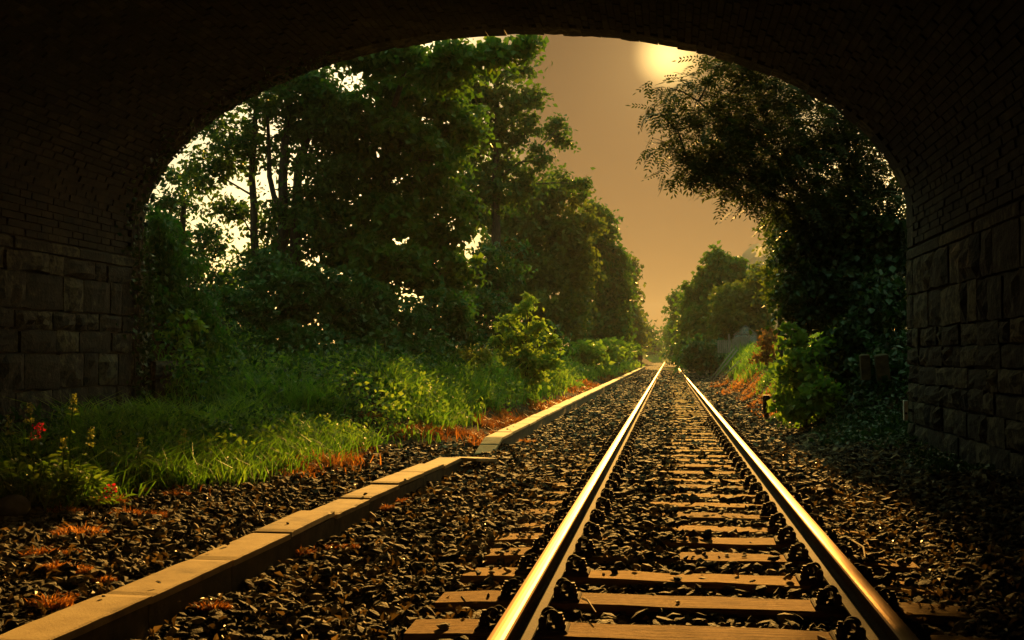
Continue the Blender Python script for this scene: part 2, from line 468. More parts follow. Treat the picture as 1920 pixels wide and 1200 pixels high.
# the sunny field that closes the view where the line bends away
M['field'] = surf_mat('field_grass', [(0.3, (0.06, 0.09, 0.02)), (0.6, (0.12, 0.16, 0.03)), (0.8, (0.17, 0.2, 0.04))], 0.6, bump=0.6, bscale=3, dist=0.3, rough=1.0, spec=0.02)
fx_, fy_ = np.meshgrid(np.linspace(-7, 14, 40), np.linspace(212, 290, 40))
fz_ = 0.0 + 4.2 * sstep(214, 262, fy_) + vnoise(fx_ * 0.5, fy_ * 0.2) * 0.8 * sstep(214, 230, fy_)
ii_ = np.arange(1600).reshape(40, 40)
tag(link('field', mesh('field', np.stack([fx_, fy_, fz_], -1), np.stack([ii_[:-1, :-1], ii_[:-1, 1:], ii_[1:, 1:], ii_[1:, :-1]], -1).reshape(-1, 4), M['field'], smooth=True)), kind='structure')

# ------------------------------------------------------------------ the stone bridge
A_C, A_A, A_S, A_B = -2.085, 5.045, 2.90, 2.52        # arch centre, half span, springing height, rise
Y_IN, Y_OUT = -32.0, 14.5  # unseen rear length stretched to keep daylight off the vault
bridge = empty('stone_bridge', (A_C, 8.0, 0))
tag(bridge, 'dark soot-stained stone and brick arch bridge the railway runs beneath', 'bridge')
def B(o):           # hang a mesh written in world coordinates under the bridge
    o.parent = bridge
    o.matrix_parent_inverse = bridge.matrix_basis.inverted()
    return o
bridge.matrix_basis
bpy.context.view_layer.update()

def arch_pts(off, n=72):
    p = [(A_C - A_A - off, -0.6), (A_C - A_A - off, 1.2)]
    for k in range(n + 1):
        a = math.pi - math.pi * k / n
        p.append((A_C + (A_A + off) * math.cos(a), A_S + (A_B + off) * math.sin(a)))
    p += [(A_C + A_A + off, 1.2), (A_C + A_A + off, -0.6)]
    return np.array(p)

# core: mortar body the stones sit in
pi_ = arch_pts(0.05)
XL, XR, ZT = -9.6, 5.4, 6.9
outer = []
for k, (x, z) in enumerate(pi_):
    if k <= 1:
        outer.append((XL, z))
    elif k >= len(pi_) - 2:
        outer.append((XR, z))
    else:
        u = (k - 2) / (len(pi_) - 5)
        c = u * 3
        outer.append((XL, 1.2 + (ZT - 1.2) * c) if c < 1 else ((XL + (XR - XL) * (c - 1), ZT) if c < 2 else (XR, ZT + (1.2 - ZT) * (c - 2))))
outer = np.array(outer)
nP = len(pi_)
Yb = Y_OUT - 0.06
V, Fc = [], []
for y in (Y_IN, Yb):
    for (x, z) in pi_: V.append((x, y, z))
    for (x, z) in outer: V.append((x, y, z))
S = 2 * nP
for k in range(nP - 1):
    Fc.append((k, k + 1, S + k + 1, S + k))
    Fc.append((nP + k, S + nP + k, S + nP + k + 1, nP + k + 1))
    Fc.append((k, nP + k, nP + k + 1, k + 1))
    Fc.append((S + k, S + k + 1, S + nP + k + 1, S + nP + k))
B(link('masonry_core', mesh('masonry_core', V, Fc, M['mortar'])))

# parapets on top
pm = MB()
for y in (Y_IN + 0.2, Yb - 0.2):
    pm.box(((XL + XR) / 2, y, ZT + 0.55), (XR - XL, 0.4, 1.1))
    pm.box(((XL + XR) / 2, y, ZT + 1.16), (XR - XL + 0.1, 0.5, 0.12))
B(pm.build('parapet', M['stone']))

# wall stones: rock-faced blocks, each one a part
def rock_block(r, ly, lz, proud):
    """face looking along +X (local), back open; 4x4 face grid"""
    k = 5
    u = np.linspace(-0.5, 0.5, k)
    U, W = np.meshgrid(u, u, indexing='ij')
    edge = np.maximum(abs(U), abs(W)) * 2
    D = proud * (1 - edge ** 3) + r.normal(0, proud * 0.4, U.shape) * (edge < 0.99)
    sc = 1.0
    Vf = np.stack([D + 0.012, U * ly * sc + r.normal(0, 0.006, U.shape), W * lz * sc + r.normal(0, 0.006, U.shape)], -1).reshape(-1, 3)
    f = []
    for i in range(k - 1):
        for j in range(k - 1):
            f.append((i * k + j, (i + 1) * k + j, (i + 1) * k + j + 1, i * k + j + 1))
    ring = [i * k for i in range(k)] + [(k - 1) * k + j for j in range(1, k)] + [i * k + k - 1 for i in range(k - 2, -1, -1)] + [j for j in range(k - 2, 0, -1)]
    b0 = len(Vf)
    back = Vf[ring].copy(); back[:, 0] = -0.07
    Vf = np.concatenate([Vf, back])
    nr = len(ring)
    for i in range(nr):
        f.append((ring[i], b0 + i, b0 + (i + 1) % nr, ring[(i + 1) % nr]))
    return Vf, f

def stone_wall(x, sgn, y0, y1, z0, z1, seed, name='stone_block', wid=(0.26, 0.86), hts=(0.22, 0.27, 0.33, 0.42), ydir=None):
    r = np.random.default_rng(seed)
    z = z0
    while z < z1 - 0.08:
        hz = r.choice(hts)
        if z + hz > z1 - 0.12: hz = z1 - z
        y = y1
        first = True
        while y > y0 + 0.05:
            ly = r.uniform(*wid)
            if first:
                ly = r.choice([0.35, 0.62]); first = False
            if y - ly < y0 + 0.2: ly = y - y0
            v, f = rock_block(r, ly - r.uniform(0.012, 0.03), hz - r.uniform(0.012, 0.034), r.uniform(0.012, 0.045))
            v = v * np.array([1 if sgn > 0 else -1, 1, 1])
            if sgn < 0: f = [q[::-1] for q in f]
            o_ = B(link(name, mesh(name, v, f, M['stone']), None, (x + sgn * r.normal(0, 0.008), y - ly / 2, z + hz / 2 + r.normal(0, 0.004))))
            o_.rotation_euler = (r.normal(0, 0.012), 0, 0)
            y -= ly
        z += hz
XWL, XWR = A_C - A_A, A_C + A_A
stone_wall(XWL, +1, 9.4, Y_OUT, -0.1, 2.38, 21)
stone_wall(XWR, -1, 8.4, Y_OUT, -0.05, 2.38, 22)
# wall behind that, towards the near portal, too close to the lens to be seen
nw = MB()
nw.box((XWL - 0.03, (Y_IN + 9.39) / 2, 1.1), (0.1, 9.39 - Y_IN, 2.6)).box((XWR + 0.03, (Y_IN + 8.39) / 2, 1.1), (0.1, 8.39 - Y_IN, 2.6))
B(nw.build('plain_wall', M['stone']))
# string course at the springing, both sides
for sx, sg in ((XWL, 1), (XWR, -1)):
    y = Y_OUT + 0.02
    r = np.random.default_rng(5)
    while y > 7.5:
        l = r.uniform(0.6, 1.0)
        mb = MB(); mb.chamfer_box((0, 0, 0), (0.20, l - 0.012, 0.13), 0.03)
        B(mb.build('string_course_stone', M['stone'], None, (sx - sg * (0.085 + r.uniform(-0.01, 0.01)), y - l / 2, 2.455)))
        y -= l

# brick vault: courses run along the barrel
ths = []
th = math.pi
z = 2.53
# vertical bit above the string course, then the ellipse, by arc length
arc = []
pp = arch_pts(0.0, 600)[2:-2]
pp = np.concatenate([[(XWL, zz) for zz in np.arange(2.53, A_S, 0.02)], pp, [(XWR, zz) for zz in np.arange(A_S, 2.53, -0.02)]])
seg = np.r_[0, np.cumsum(np.linalg.norm(np.diff(pp, axis=0), axis=1))]
Lc = seg[-1]
ncr = int(Lc / 0.086)
bricks = []
rb = np.random.default_rng(33)
for i in range(ncr):
    s0 = (i + 0.5) * Lc / ncr
    x = np.interp(s0, seg, pp[:, 0]); zz = np.interp(s0, seg, pp[:, 1])
    x2 = np.interp(s0 + 0.03, seg, pp[:, 0]); z2 = np.interp(s0 + 0.03, seg, pp[:, 1])
    tx, tz = x2 - x, z2 - zz
    ln = math.hypot(tx, tz) or 1
    tx, tz = tx / ln, tz / ln
    nxv, nzv = tz, -tx                        # pointing into the opening
    y = Y_OUT - 0.36 - (0.12 if i % 2 else 0)
    while y > 8.6:
        l = 0.228
        bricks.append((x, y - l / 2, zz, tx, tz, nxv, nzv, l - 0.012))
        y -= l
def brick_vf(b):
    x, y, zz, tx, tz, nx_, nz_, l = b
    pr = rb.uniform(-0.006, 0.014)
    hw = 0.086 / 2 - 0.006
    v = []
    for d in (-0.07, pr):
        for a, c in ((-1, -1), (1, -1), (1, 1), (-1, 1)):
            jj = rb.normal(0, 0.002)
            v.append((x + tx * hw * a + nx_ * (d + jj), y + c * l / 2, zz + tz * hw * a + nz_ * (d + jj)))
    f = [(4, 5, 6, 7), (0, 1, 5, 4), (1, 2, 6, 5), (2, 3, 7, 6), (3, 0, 4, 7)]
    return np.array(v), f
def on_screen(b):
    d = np.array([b[0], b[1], b[2]]) - EYEP
    zf = d @ _fw
    px, py = CX + F_PX * (d @ _rt) / zf, CY - F_PX * (d @ _up) / zf
    return (0 < px < 1920) and (0 < py < 1200), zf
vis = []
rest = []
for b in bricks:
    s_, zf = on_screen(b)
    (vis if s_ else rest).append((zf, b))
# the ones that show largest: low on the haunches, nearest the lens and facing it
vis.sort(key=lambda q: q[0])
near_b, rest = vis[:300], rest + vis[300:]
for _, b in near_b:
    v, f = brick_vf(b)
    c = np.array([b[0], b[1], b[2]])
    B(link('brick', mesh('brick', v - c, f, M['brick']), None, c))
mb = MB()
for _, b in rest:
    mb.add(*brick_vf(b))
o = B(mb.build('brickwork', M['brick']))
o['kind'] = 'stuff'
# ring of voussoirs at the far mouth
nv = 52
rv = np.random.default_rng(8)
for i in range(nv):
    s0, s1 = Lc * i / nv + 0.003, Lc * (i + 1) / nv - 0.003
    v = []
    pr = rv.uniform(-0.012, 0.006)
    for s_ in np.linspace(s0, s1, 3):
        x = np.interp(s_, seg, pp[:, 0]); zz = np.interp(s_, seg, pp[:, 1])
        x2 = np.interp(s_ + 0.02, seg, pp[:, 0]) - np.interp(s_ - 0.02, seg, pp[:, 0]); z2 = np.interp(s_ + 0.02, seg, pp[:, 1]) - np.interp(s_ - 0.02, seg, pp[:, 1])
        ln = math.hypot(x2, z2)
        nxv, nzv = z2 / ln, -x2 / ln
        for d, y in ((pr, Y_OUT - 0.35), (pr + rv.normal(0, 0.006), Y_OUT + 0.01), (-0.5, Y_OUT + 0.01), (-0.5, Y_OUT - 0.35)):
            v.append((x + nxv * d, y, zz + nzv * d))
    f = []
    for k in range(2):
        for j in range(4):
            f.append((k * 4 + j, k * 4 + (j + 1) % 4, (k + 1) * 4 + (j + 1) % 4, (k + 1) * 4 + j))
    f += [(3, 2, 1, 0), (8, 9, 10, 11)]
    c = np.mean(v, axis=0)
    B(link('voussoir', mesh('voussoir', np.array(v) - c, f, M['stone']), None, c))

# low wing wall running on beyond the left abutment
wing = empty('wing_wall', (-7.15, 15.4, 0))
tag(wing, 'low ivy-topped stone wing wall running on beyond the left abutment', 'wall')
bpy.context.view_layer.update()
r = np.random.default_rng(77)
z = -0.05
for hz in (0.3, 0.28, 0.34, 0.26):
    y = 16.7
    while y > 14.6:
        ly = min(r.uniform(0.4, 0.75), y - 14.55)
        if y - ly < 14.75: ly = y - 14.55
        v, f = rock_block(r, ly - 0.016, hz - 0.016, r.uniform(0.02, 0.05))
        o = link('stone_block', mesh('stone_block', v, f, M['stone']), None, (-6.98, y - ly / 2, z + hz / 2))
        o.parent = wing; o.matrix_parent_inverse = wing.matrix_basis.inverted()
        y -= ly
    z += hz
mb = MB().box((-7.27, 15.62, 0.5), (0.5, 2.15, 1.2))
o = mb.build('wall_core', M['mortar']); o.parent = wing; o.matrix_parent_inverse = wing.matrix_basis.inverted()

# ------------------------------------------------------------------ track: rails, sleepers, chairs
PROF = [(-0.07, 0.025), (-0.07, 0.037), (-0.022, 0.052), (-0.009, 0.066), (-0.009, 0.110), (-0.034, 0.124), (-0.036, 0.150), (-0.030, 0.1565), (-0.016, 0.1595), (0.0, 0.1605),
        (0.016, 0.1595), (0.030, 0.1565), (0.036, 0.150), (0.034, 0.124), (0.009, 0.110), (0.009, 0.066), (0.022, 0.052), (0.07, 0.037), (0.07, 0.025)]
def make_rail(x, label):
    ys = np.concatenate([np.arange(-8, 30, 1.0), np.arange(30, 206, 8.0)])
    k = len(PROF)
    V = np.array([(p[0], y, p[1]) for y in ys for p in PROF])
    f, mi = [], []
    for i in range(len(ys) - 1):
        for j in range(k):
            j2 = (j + 1) % k
            f.append((i * k + j, (i + 1) * k + j, (i + 1) * k + j2, i * k + j2))
            mi.append(0 if 6 <= j <= 11 else 1)
    n = len(ys)
    f.append(tuple(range(k))); mi.append(1)
    f.append(tuple((n - 1) * k + j for j in range(k - 1, -1, -1))); mi.append(1)
    o = link('rail', mesh('rail', V, f, mats=[M['rail_top'], M['rust']], midx=mi), None, (x, 0, 0))
    tag(o, label, 'rail', 'running rails of the single track')
make_rail(RAIL_L, 'steel rail with gleaming golden head, the one nearer the concrete trough')
make_rail(RAIL_R, 'steel rail with gleaming golden head, the one nearer the shaded bridge wall')

rs = np.random.default_rng(12)
def sleeper_mesh(seed):
    r = np.random.default_rng(seed)
    k = 12
    xs = np.linspace(-1.25, 1.25, k)
    V, f = [], []
    for x in xs:
        e = 0.012 if abs(x) > 1.2 else 0.0
        for (yy, zz) in ((-0.13, -0.13), (-0.13, -0.012 - e), (-0.12, -0.001 - e), (0.12, -0.001 - e), (0.13, -0.012 - e), (0.13, -0.13)):
            V.append((x, yy + r.normal(0, 0.003), zz + r.normal(0, 0.0025)))
    for i in range(k - 1):
        for j in range(6):
            f.append((i * 6 + j, i * 6 + (j + 1) % 6, (i + 1) * 6 + (j + 1) % 6, (i + 1) * 6 + j))
    f += [tuple(range(5, -1, -1)), tuple((k - 1) * 6 + j for j in range(6))]
    f = [q[::-1] for q in f]
    return mesh('sleeper', V, f, M['wood'])
SLM = [sleeper_mesh(i) for i in range(6)]
# chair: base plate with two shoulders; spring clip: double coil; bolt: collar, shank and square head
cb = MB()
cb.chamfer_box((0, 0, 0.0125), (0.40, 0.17, 0.025), 0.008)
for s in (-1, 1):
    cb.chamfer_box((s * 0.092, 0, 0.05), (0.034, 0.15, 0.055), 0.01)
CHAIR = cb.me('rail_chair', M['rust'])
def clip_mesh():
    m = MB()
    m.torus((0, -0.035, 0.062), 0.040, 0.0115, n=16)
    m.torus((0, 0.0, 0.055), 0.034, 0.0115, n=16)
    m.torus((0, 0.035, 0.062), 0.040, 0.0115, n=16)
    m.tube([(-0.03, -0.05, 0.03), (0.0, -0.045, 0.026), (0.03, -0.05, 0.03)], 0.012, 6)
    return m.me('spring_clip', M['iron'], smooth=True)
def bolt_mesh():
    m = MB()
    def disc(r, z0, z1, n):
        m.tube([(0, 0, z0), (0, 0, z1)], r, n)
    disc(0.036, 0.0, 0.03, 10); disc(0.030, 0.03, 0.062, 8); disc(0.022, 0.062, 0.082, 6); disc(0.015, 0.082, 0.10, 8)
    return m.me('bolt', M['iron'])
CLIP, BOLT = clip_mesh(), bolt_mesh()
for me_ in (CLIP, BOLT):
    for v_ in me_.vertices: v_.co *= 0.70
ORD = ['nearest', 'second', 'third', 'fourth', 'fifth', 'sixth', 'seventh', 'eighth', 'ninth', 'tenth', 'eleventh', 'twelfth', 'thirteenth', 'fourteenth', 'fifteenth', 'sixteenth', 'seventeenth', 'eighteenth', 'nineteenth', 'twentieth', 'twenty-first', 'twenty-second', 'twenty-third', 'twenty-fourth']
NOTE = ['cut off by the bottom of the photo', 'broad and almost bare of stones', 'broad with dark ballast before it', 'half buried under stones', 'carrying two dark stones on top', 'long golden clear strip',
        'ragged with stones over its edges', 'short clear strip towards the right rail', 'long bright one', 'broken by a dark stone', 'thin pale strip', 'thin strip close to the next']
SLEEPER_Y = []
y = 4.86
k = 0
while y < 118:
    SLEEPER_Y.append(y)
    o = link('sleeper', SLM[k % 6], None, (TRACK_X + rs.normal(0, 0.03), y, rs.normal(0, 0.006) - (0.012 if k > 4 else 0) + (0.006 if k < 3 else 0)))
    o.rotation_euler = (rs.normal(0, 0.01), rs.normal(0, 0.004), rs.normal(0, 0.006))
    if k % 2: o.scale = (-1, 1, 1)
    if k == 0: lab = 'nearest weathered timber sleeper, cut off by the bottom of the photo'
    elif k < 24: lab = '%s timber sleeper from the photo bottom%s' % (ORD[k], ', ' + NOTE[k] if k < 12 else ', partly under ballast')
    else: lab = 'weathered timber sleeper farther down the track, past the twenty-fourth, partly under ballast'
    tag(o, lab, 'sleeper', 'timber sleepers under the rails')
    if y < 42:
        for xr in (RAIL_L, RAIL_R):
            sx = -1 if k % 2 else 1
            c = link('rail_chair', CHAIR, o, ((xr - o.location.x) * sx, 0, 0.001 - o.location.z))
            c.rotation_euler = (0, 0, 0)
            if y < 21:
                for s in (-1, 1):
                    q = link('spring_clip', CLIP, c, (s * 0.118, 0.0, 0.022)); q.rotation_euler = (0, 0, s * 0.35 + rs.normal(0, 0.12))
                    q = link('bolt', BOLT, c, (s * 0.165, -0.03, 0.02)); q.rotation_euler = (rs.normal(0, 0.05), 0, rs.uniform(0, 3))
    y += 0.634 + rs.normal(0, 0.012)
    k += 1
SLEEPER_Y = np.array(SLEEPER_Y)

# ------------------------------------------------------------------ cable trough
def lid_mesh(l, seed, wd=0.225):
    r = np.random.default_rng(seed)
    k, hw, hl, hz = 14, wd / 2, (l - 0.009) / 2, 0.018
    V, f = [], []
    for i, y_ in enumerate(np.linspace(-hl, hl, k)):
        e = 0.006 if i in (0, k - 1) else 0.0
        cl, cr_ = 0.005 + abs(r.normal(0, 0.0014)) + (r.random() < 0.05) * 0.006, 0.005 + abs(r.normal(0, 0.0014)) + (r.random() < 0.05) * 0.006
        for (x_, z_) in ((-hw, -hz), (-hw, hz - cl), (-hw + cl, hz - e), (hw - cr_, hz - e), (hw, hz - cr_), (hw, -hz)):
            V.append((x_, y_, z_))
    for i in range(k - 1):
        for j in range(6):
            f.append((i * 6 + j, (i + 1) * 6 + j, (i + 1) * 6 + (j + 1) % 6, i * 6 + (j + 1) % 6))
    f += [tuple(range(6)), tuple((k - 1) * 6 + j for j in range(5, -1, -1))]
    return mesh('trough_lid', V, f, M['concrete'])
near_Y = [2.9, 3.7, 4.55, 5.43, 6.26, 7.1, 7.9, 8.72, 9.56, 10.37, 11.19]
def near_x(Y): return np.interp(Y, [2.9, 4, 7, 11.2], [-2.33, -2.31, -2.26, -2.185])
tr = empty('cable_trough', (-2.25, 7, 0))
tag(tr, 'near run of the low concrete cable trough, under golden lids beside the ballast', 'cable trough', 'runs of cable trough')
bpy.context.view_layer.update()
rl = np.random.default_rng(4)
def lid(y0, y1, x0, x1, z0, z1, label, seed, wd=0.225, roll=0.0):
    d = np.array([x1 - x0, y1 - y0, z1 - z0]); l = np.linalg.norm(d)
    o = link('trough_lid', lid_mesh(l, seed, wd), None, ((x0 + x1) / 2, (y0 + y1) / 2, (z0 + z1) / 2 - 0.018))
    o.rotation_euler = (math.asin(d[2] / l), roll, -math.atan2(d[0], d[1]))
    tag(o, label, 'trough lid', 'concrete lids on the cable trough')
    return o
nl = ['concrete trough lid cut off by the bottom left corner of the photo', 'mottled concrete trough lid, second from the bottom left corner', 'concrete trough lid, third from the bottom left corner',
      'concrete trough lid, fourth from the bottom left corner', 'darker speckled concrete trough lid, fifth from the bottom left corner', 'smooth golden concrete trough lid, sixth from the bottom left corner',
      'smooth concrete trough lid, fifth back from the gap in the trough', 'concrete trough lid, fourth back from the gap in the trough', 'concrete trough lid, third back from the gap in the trough', 'last level concrete trough lid before the gap in the trough']
for i in range(1, len(near_Y) - 1):
    y0, y1 = near_Y[i], near_Y[i + 1]
    zj = rl.normal(0, 0.007)
    lid(y0, y1, near_x(y0) + rl.normal(0, 0.006), near_x(y1) + rl.normal(0, 0.006), 0.18 + zj, 0.18 + zj + rl.normal(0, 0.003), nl[i - 1], i)
lid(11.16, 11.95, -2.03, -1.93, 0.172, 0.10, 'loose concrete trough lid slewed off the end of the near run, tilting away', 50, roll=0.03)
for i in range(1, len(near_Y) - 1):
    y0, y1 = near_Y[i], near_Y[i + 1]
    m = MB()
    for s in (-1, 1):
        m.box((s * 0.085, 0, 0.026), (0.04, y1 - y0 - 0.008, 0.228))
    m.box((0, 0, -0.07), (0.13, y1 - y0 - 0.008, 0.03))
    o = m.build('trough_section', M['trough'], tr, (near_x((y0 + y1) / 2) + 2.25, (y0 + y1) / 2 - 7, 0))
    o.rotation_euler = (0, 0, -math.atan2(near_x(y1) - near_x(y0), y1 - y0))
# far run
tf = empty('cable_trough', (-2.18, 14, 0))
tag(tf, 'long far run of low concrete cable trough dwindling down the line past the gap', 'cable trough', 'runs of cable trough')
def far_x(Y): return np.interp(Y, [13, 14, 26, 112], [-2.20, -2.18, -2.22, -2.36])
lid(13.32, 13.66, -2.20, -2.19, 0.02, 0.105, 'lowest tilted concrete trough lid where the far run dips into the ballast', 60, wd=0.235)
lid(13.67, 14.0, -2.19, -2.18, 0.107, 0.18, 'upper tilted concrete trough lid just above the lowest one at the gap', 61, wd=0.235)
fy = 14.0
LM = [lid_mesh(0.92, 70 + i) for i in range(4)]
k = 0
while fy < 111:
    x0, x1 = far_x(fy), far_x(fy + 0.92)
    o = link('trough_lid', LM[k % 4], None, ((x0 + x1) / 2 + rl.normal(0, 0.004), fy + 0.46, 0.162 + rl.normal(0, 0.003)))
    o.rotation_euler = (rl.normal(0, 0.003), 0, -math.atan2(x1 - x0, 0.92) + rl.normal(0, 0.004))
    lab = '%s level concrete trough lid of the far run, counted from the tilted pair' % ('first' if k == 0 else ORD[k]) if k < 12 else 'concrete trough lid farther along the far run, past its first dozen level ones'
    tag(o, lab, 'trough lid', 'concrete lids on the cable trough')
    fy += 0.92; k += 1
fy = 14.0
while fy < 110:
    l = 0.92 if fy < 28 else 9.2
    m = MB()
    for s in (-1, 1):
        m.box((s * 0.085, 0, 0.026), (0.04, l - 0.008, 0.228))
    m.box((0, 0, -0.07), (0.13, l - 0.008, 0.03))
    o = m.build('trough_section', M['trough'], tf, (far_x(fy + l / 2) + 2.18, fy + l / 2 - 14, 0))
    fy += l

# ------------------------------------------------------------------ ballast stones
def stones(n, Y0, Y1, size, seed, ico=True):
    r = np.random.default_rng(seed)
    Y = r.uniform(Y0, Y1, n)
    el = edge_left(Y) - 0.25
    er = np.where(Y < 14.6, 2.9, 2.35)
    X = el + (er - el) * r.random(n)
    s = size * np.clip(r.lognormal(-0.04, 0.45, n), 0.35, 1.9)
    keep = np.ones(n, bool)
    for xr in (RAIL_L, RAIL_R):
        keep &= abs(X - xr) > 0.075 + 0.2 * s
    nx_, fx_ = near_x(Y), far_x(Y)
    onl = ((Y < 11.1) & (abs(X - nx_) < 0.1)) | ((Y > 14.1) & (abs(X - fx_) < 0.1))
    keep &= (~((Y < 11.25) & (abs(X - nx_) < 0.115)) & ~((Y > 13.2) & (abs(X - fx_) < 0.12))) | (onl & (r.random(n) < 0.008) & (s < 0.045))
    keep &= ~((X > 2.0) & (Y < 14.6) & (r.random(n) < 0.25))
    # few stones on the tops of the sleepers
    d = np.min(abs(Y[:, None] - SLEEPER_Y[None, :]), axis=1)
    on = (d < 0.135) & (abs(X - TRACK_X) < 1.24)
    cover = np.interp(Y, [4, 5.8, 6.4, 8, 14, 40], [0.03, 0.05, 0.3, 0.32, 0.3, 0.3])
    patch = vnoise(X * 1.7 + 5, Y * 1.1 + 2) + 0.5
    cover = cover * np.where((X < 0.05) & (X > -0.6) & (Y > 6.3), 2.8, 0.75 * patch + 0.15) * np.where(X < -0.72, np.where(Y > 9.9, 2.6, 1.2), 1.0)
    cover = cover * np.where((X > 0.98) & (Y > 6), 4, 1)
    cover = np.where((X > 0.2) & (X < 0.75), cover * 0.45, cover)
    keep &= ~on | (r.random(n) < cover)
    X, Y, s, on, onl = X[keep], Y[keep], s[keep], on[keep], onl[keep]
    n = len(X)
    Z = ground_h(X, Y) + s * r.uniform(-0.1, 0.38, n)
    Z = np.where(on, np.maximum(Z, 0.004 + 0.25 * s), Z)
    Z = np.where(onl, 0.182 + 0.18 * s, Z)
    if ico:
        t = (1 + 5 ** 0.5) / 2
        bv = np.array([(-1, t, 0), (1, t, 0), (-1, -t, 0), (1, -t, 0), (0, -1, t), (0, 1, t), (0, -1, -t), (0, 1, -t), (t, 0, -1), (t, 0, 1), (-t, 0, -1), (-t, 0, 1)]) / 1.9
        bf = np.array([(0, 11, 5), (0, 5, 1), (0, 1, 7), (0, 7, 10), (0, 10, 11), (1, 5, 9), (5, 11, 4), (11, 10, 2), (10, 7, 6), (7, 1, 8), (3, 9, 4), (3, 4, 2), (3, 2, 6), (3, 6, 8), (3, 8, 9), (4, 9, 5), (2, 4, 11), (6, 2, 10), (8, 6, 7), (9, 8, 1)])
    else:
        bv = np.array([(x, y, z) for x in (-1, 1) for y in (-1, 1) for z in (-1, 1)]) * 0.72
        bf = np.array([(0, 1, 3), (0, 3, 2), (4, 6, 7), (4, 7, 5), (0, 4, 5), (0, 5, 1), (2, 3, 7), (2, 7, 6), (0, 2, 6), (0, 6, 4), (1, 5, 7), (1, 7, 3)])
    k = len(bv)
    P = bv[None] * r.uniform(0.62, 1.3, (n, k, 1)) + r.normal(0, 0.1, (n, k, 3))
    P = P * np.stack([np.ones(n), r.uniform(0.6, 0.95, n), r.uniform(0.24, 0.62, n)], -1)[:, None] * 0.5
    a = unit(r.normal(0, 1, (n, 3)) + 1e-3)
    # random tilt about a horizontal axis, then random heading
    tl = r.normal(0, 0.42, n); hd = r.uniform(0, 6.283, n)
    ct, st = np.cos(tl)[:, None], np.sin(tl)[:, None]
    x_, y_, z_ = P[..., 0], P[..., 1], P[..., 2]
    x_, z_ = x_ * ct - z_ * st, x_ * st + z_ * ct
    ch, sh = np.cos(hd)[:, None], np.sin(hd)[:, None]
    x_, y_ = x_ * ch - y_ * sh, x_ * sh + y_ * ch
    V = np.stack([x_, y_, z_], -1) * s[:, None, None] + np.stack([X, Y, Z], -1)[:, None]
    Fz = (bf[None] + (np.arange(n) * k)[:, None, None]).reshape(-1, 3)
    return V.reshape(-1, 3), Fz
SV, SF, off = [], [], 0
for args in ((36000, 3.8, 9, 0.047, 1, True), (40000, 9, 20, 0.050, 2, False), (26000, 20, 48, 0.062, 3, False), (9000, 48, 95, 0.10, 4, False)):
    v, f = stones(*args)
    SV.append(v); SF.append(f + off); off += len(v)
o = link('ballast_stones', mesh('ballast_stones', np.concatenate(SV), np.concatenate(SF), M['ballast']))
tag(o, kind='stuff')

# ------------------------------------------------------------------ leaves, grass, trees
def leaf_arrays(r, pos, tone, L, asp=0.55, droop=0.35, up=0.9, fold=0.12, out=None):
    n = len(pos)
    a = r.normal(0, 1, (n, 3)); a[:, 2] -= droop
    if out is not None: a += out * 0.8
    a = unit(a)
    nm = r.normal(0, 0.8, (n, 3)); nm[:, 2] += up
    sd_ = unit(np.cross(a, nm)); nm = np.cross(sd_, a)
    L = np.broadcast_to(L, (n,))[:, None]
    W = L * asp
    v0 = pos - a * L * 0.5; v2 = pos + a * L * 0.5
    m_ = pos - a * L * 0.06
    v1 = m_ + sd_ * W * 0.5 + nm * L * fold; v3 = m_ - sd_ * W * 0.5 + nm * L * fold
    V = np.stack([v0, v1, v2, v3], 1).reshape(-1, 3)
    b = np.arange(n) * 4
    F_ = np.concatenate([np.stack([b, b + 1, b + 2], -1), np.stack([b, b + 2, b + 3], -1)])
    return V, F_, np.repeat(tone, 4)

class Lobe:
    def __init__(s, px, py, Y, rx, ry, dep=None, dens=1.0):
        s.c = at(px, py, Y); s.rx = rx * Y / F_PX; s.rz = ry * Y / F_PX
        s.ry = dep if dep else max(s.rx, s.rz) * 0.9
        s.dens = dens

def clumps(r, lb, s, dens):
    area = 4 * math.pi * ((lb.rx * lb.rz + lb.rx * lb.ry + lb.ry * lb.rz) / 3)
    n = max(4, int(dens * lb.dens * 1.5 * area / (math.pi * s * s)))
    d = unit(r.normal(0, 1, (n, 3)))
    rad = r.uniform(0.35, 1.0, n) ** 0.6
    rad *= 1 + 0.22 * r.normal(0, 1, n) * (r.random(n) < 0.35)
    return lb.c + d * rad[:, None] * np.array([lb.rx, lb.ry, lb.rz]), d

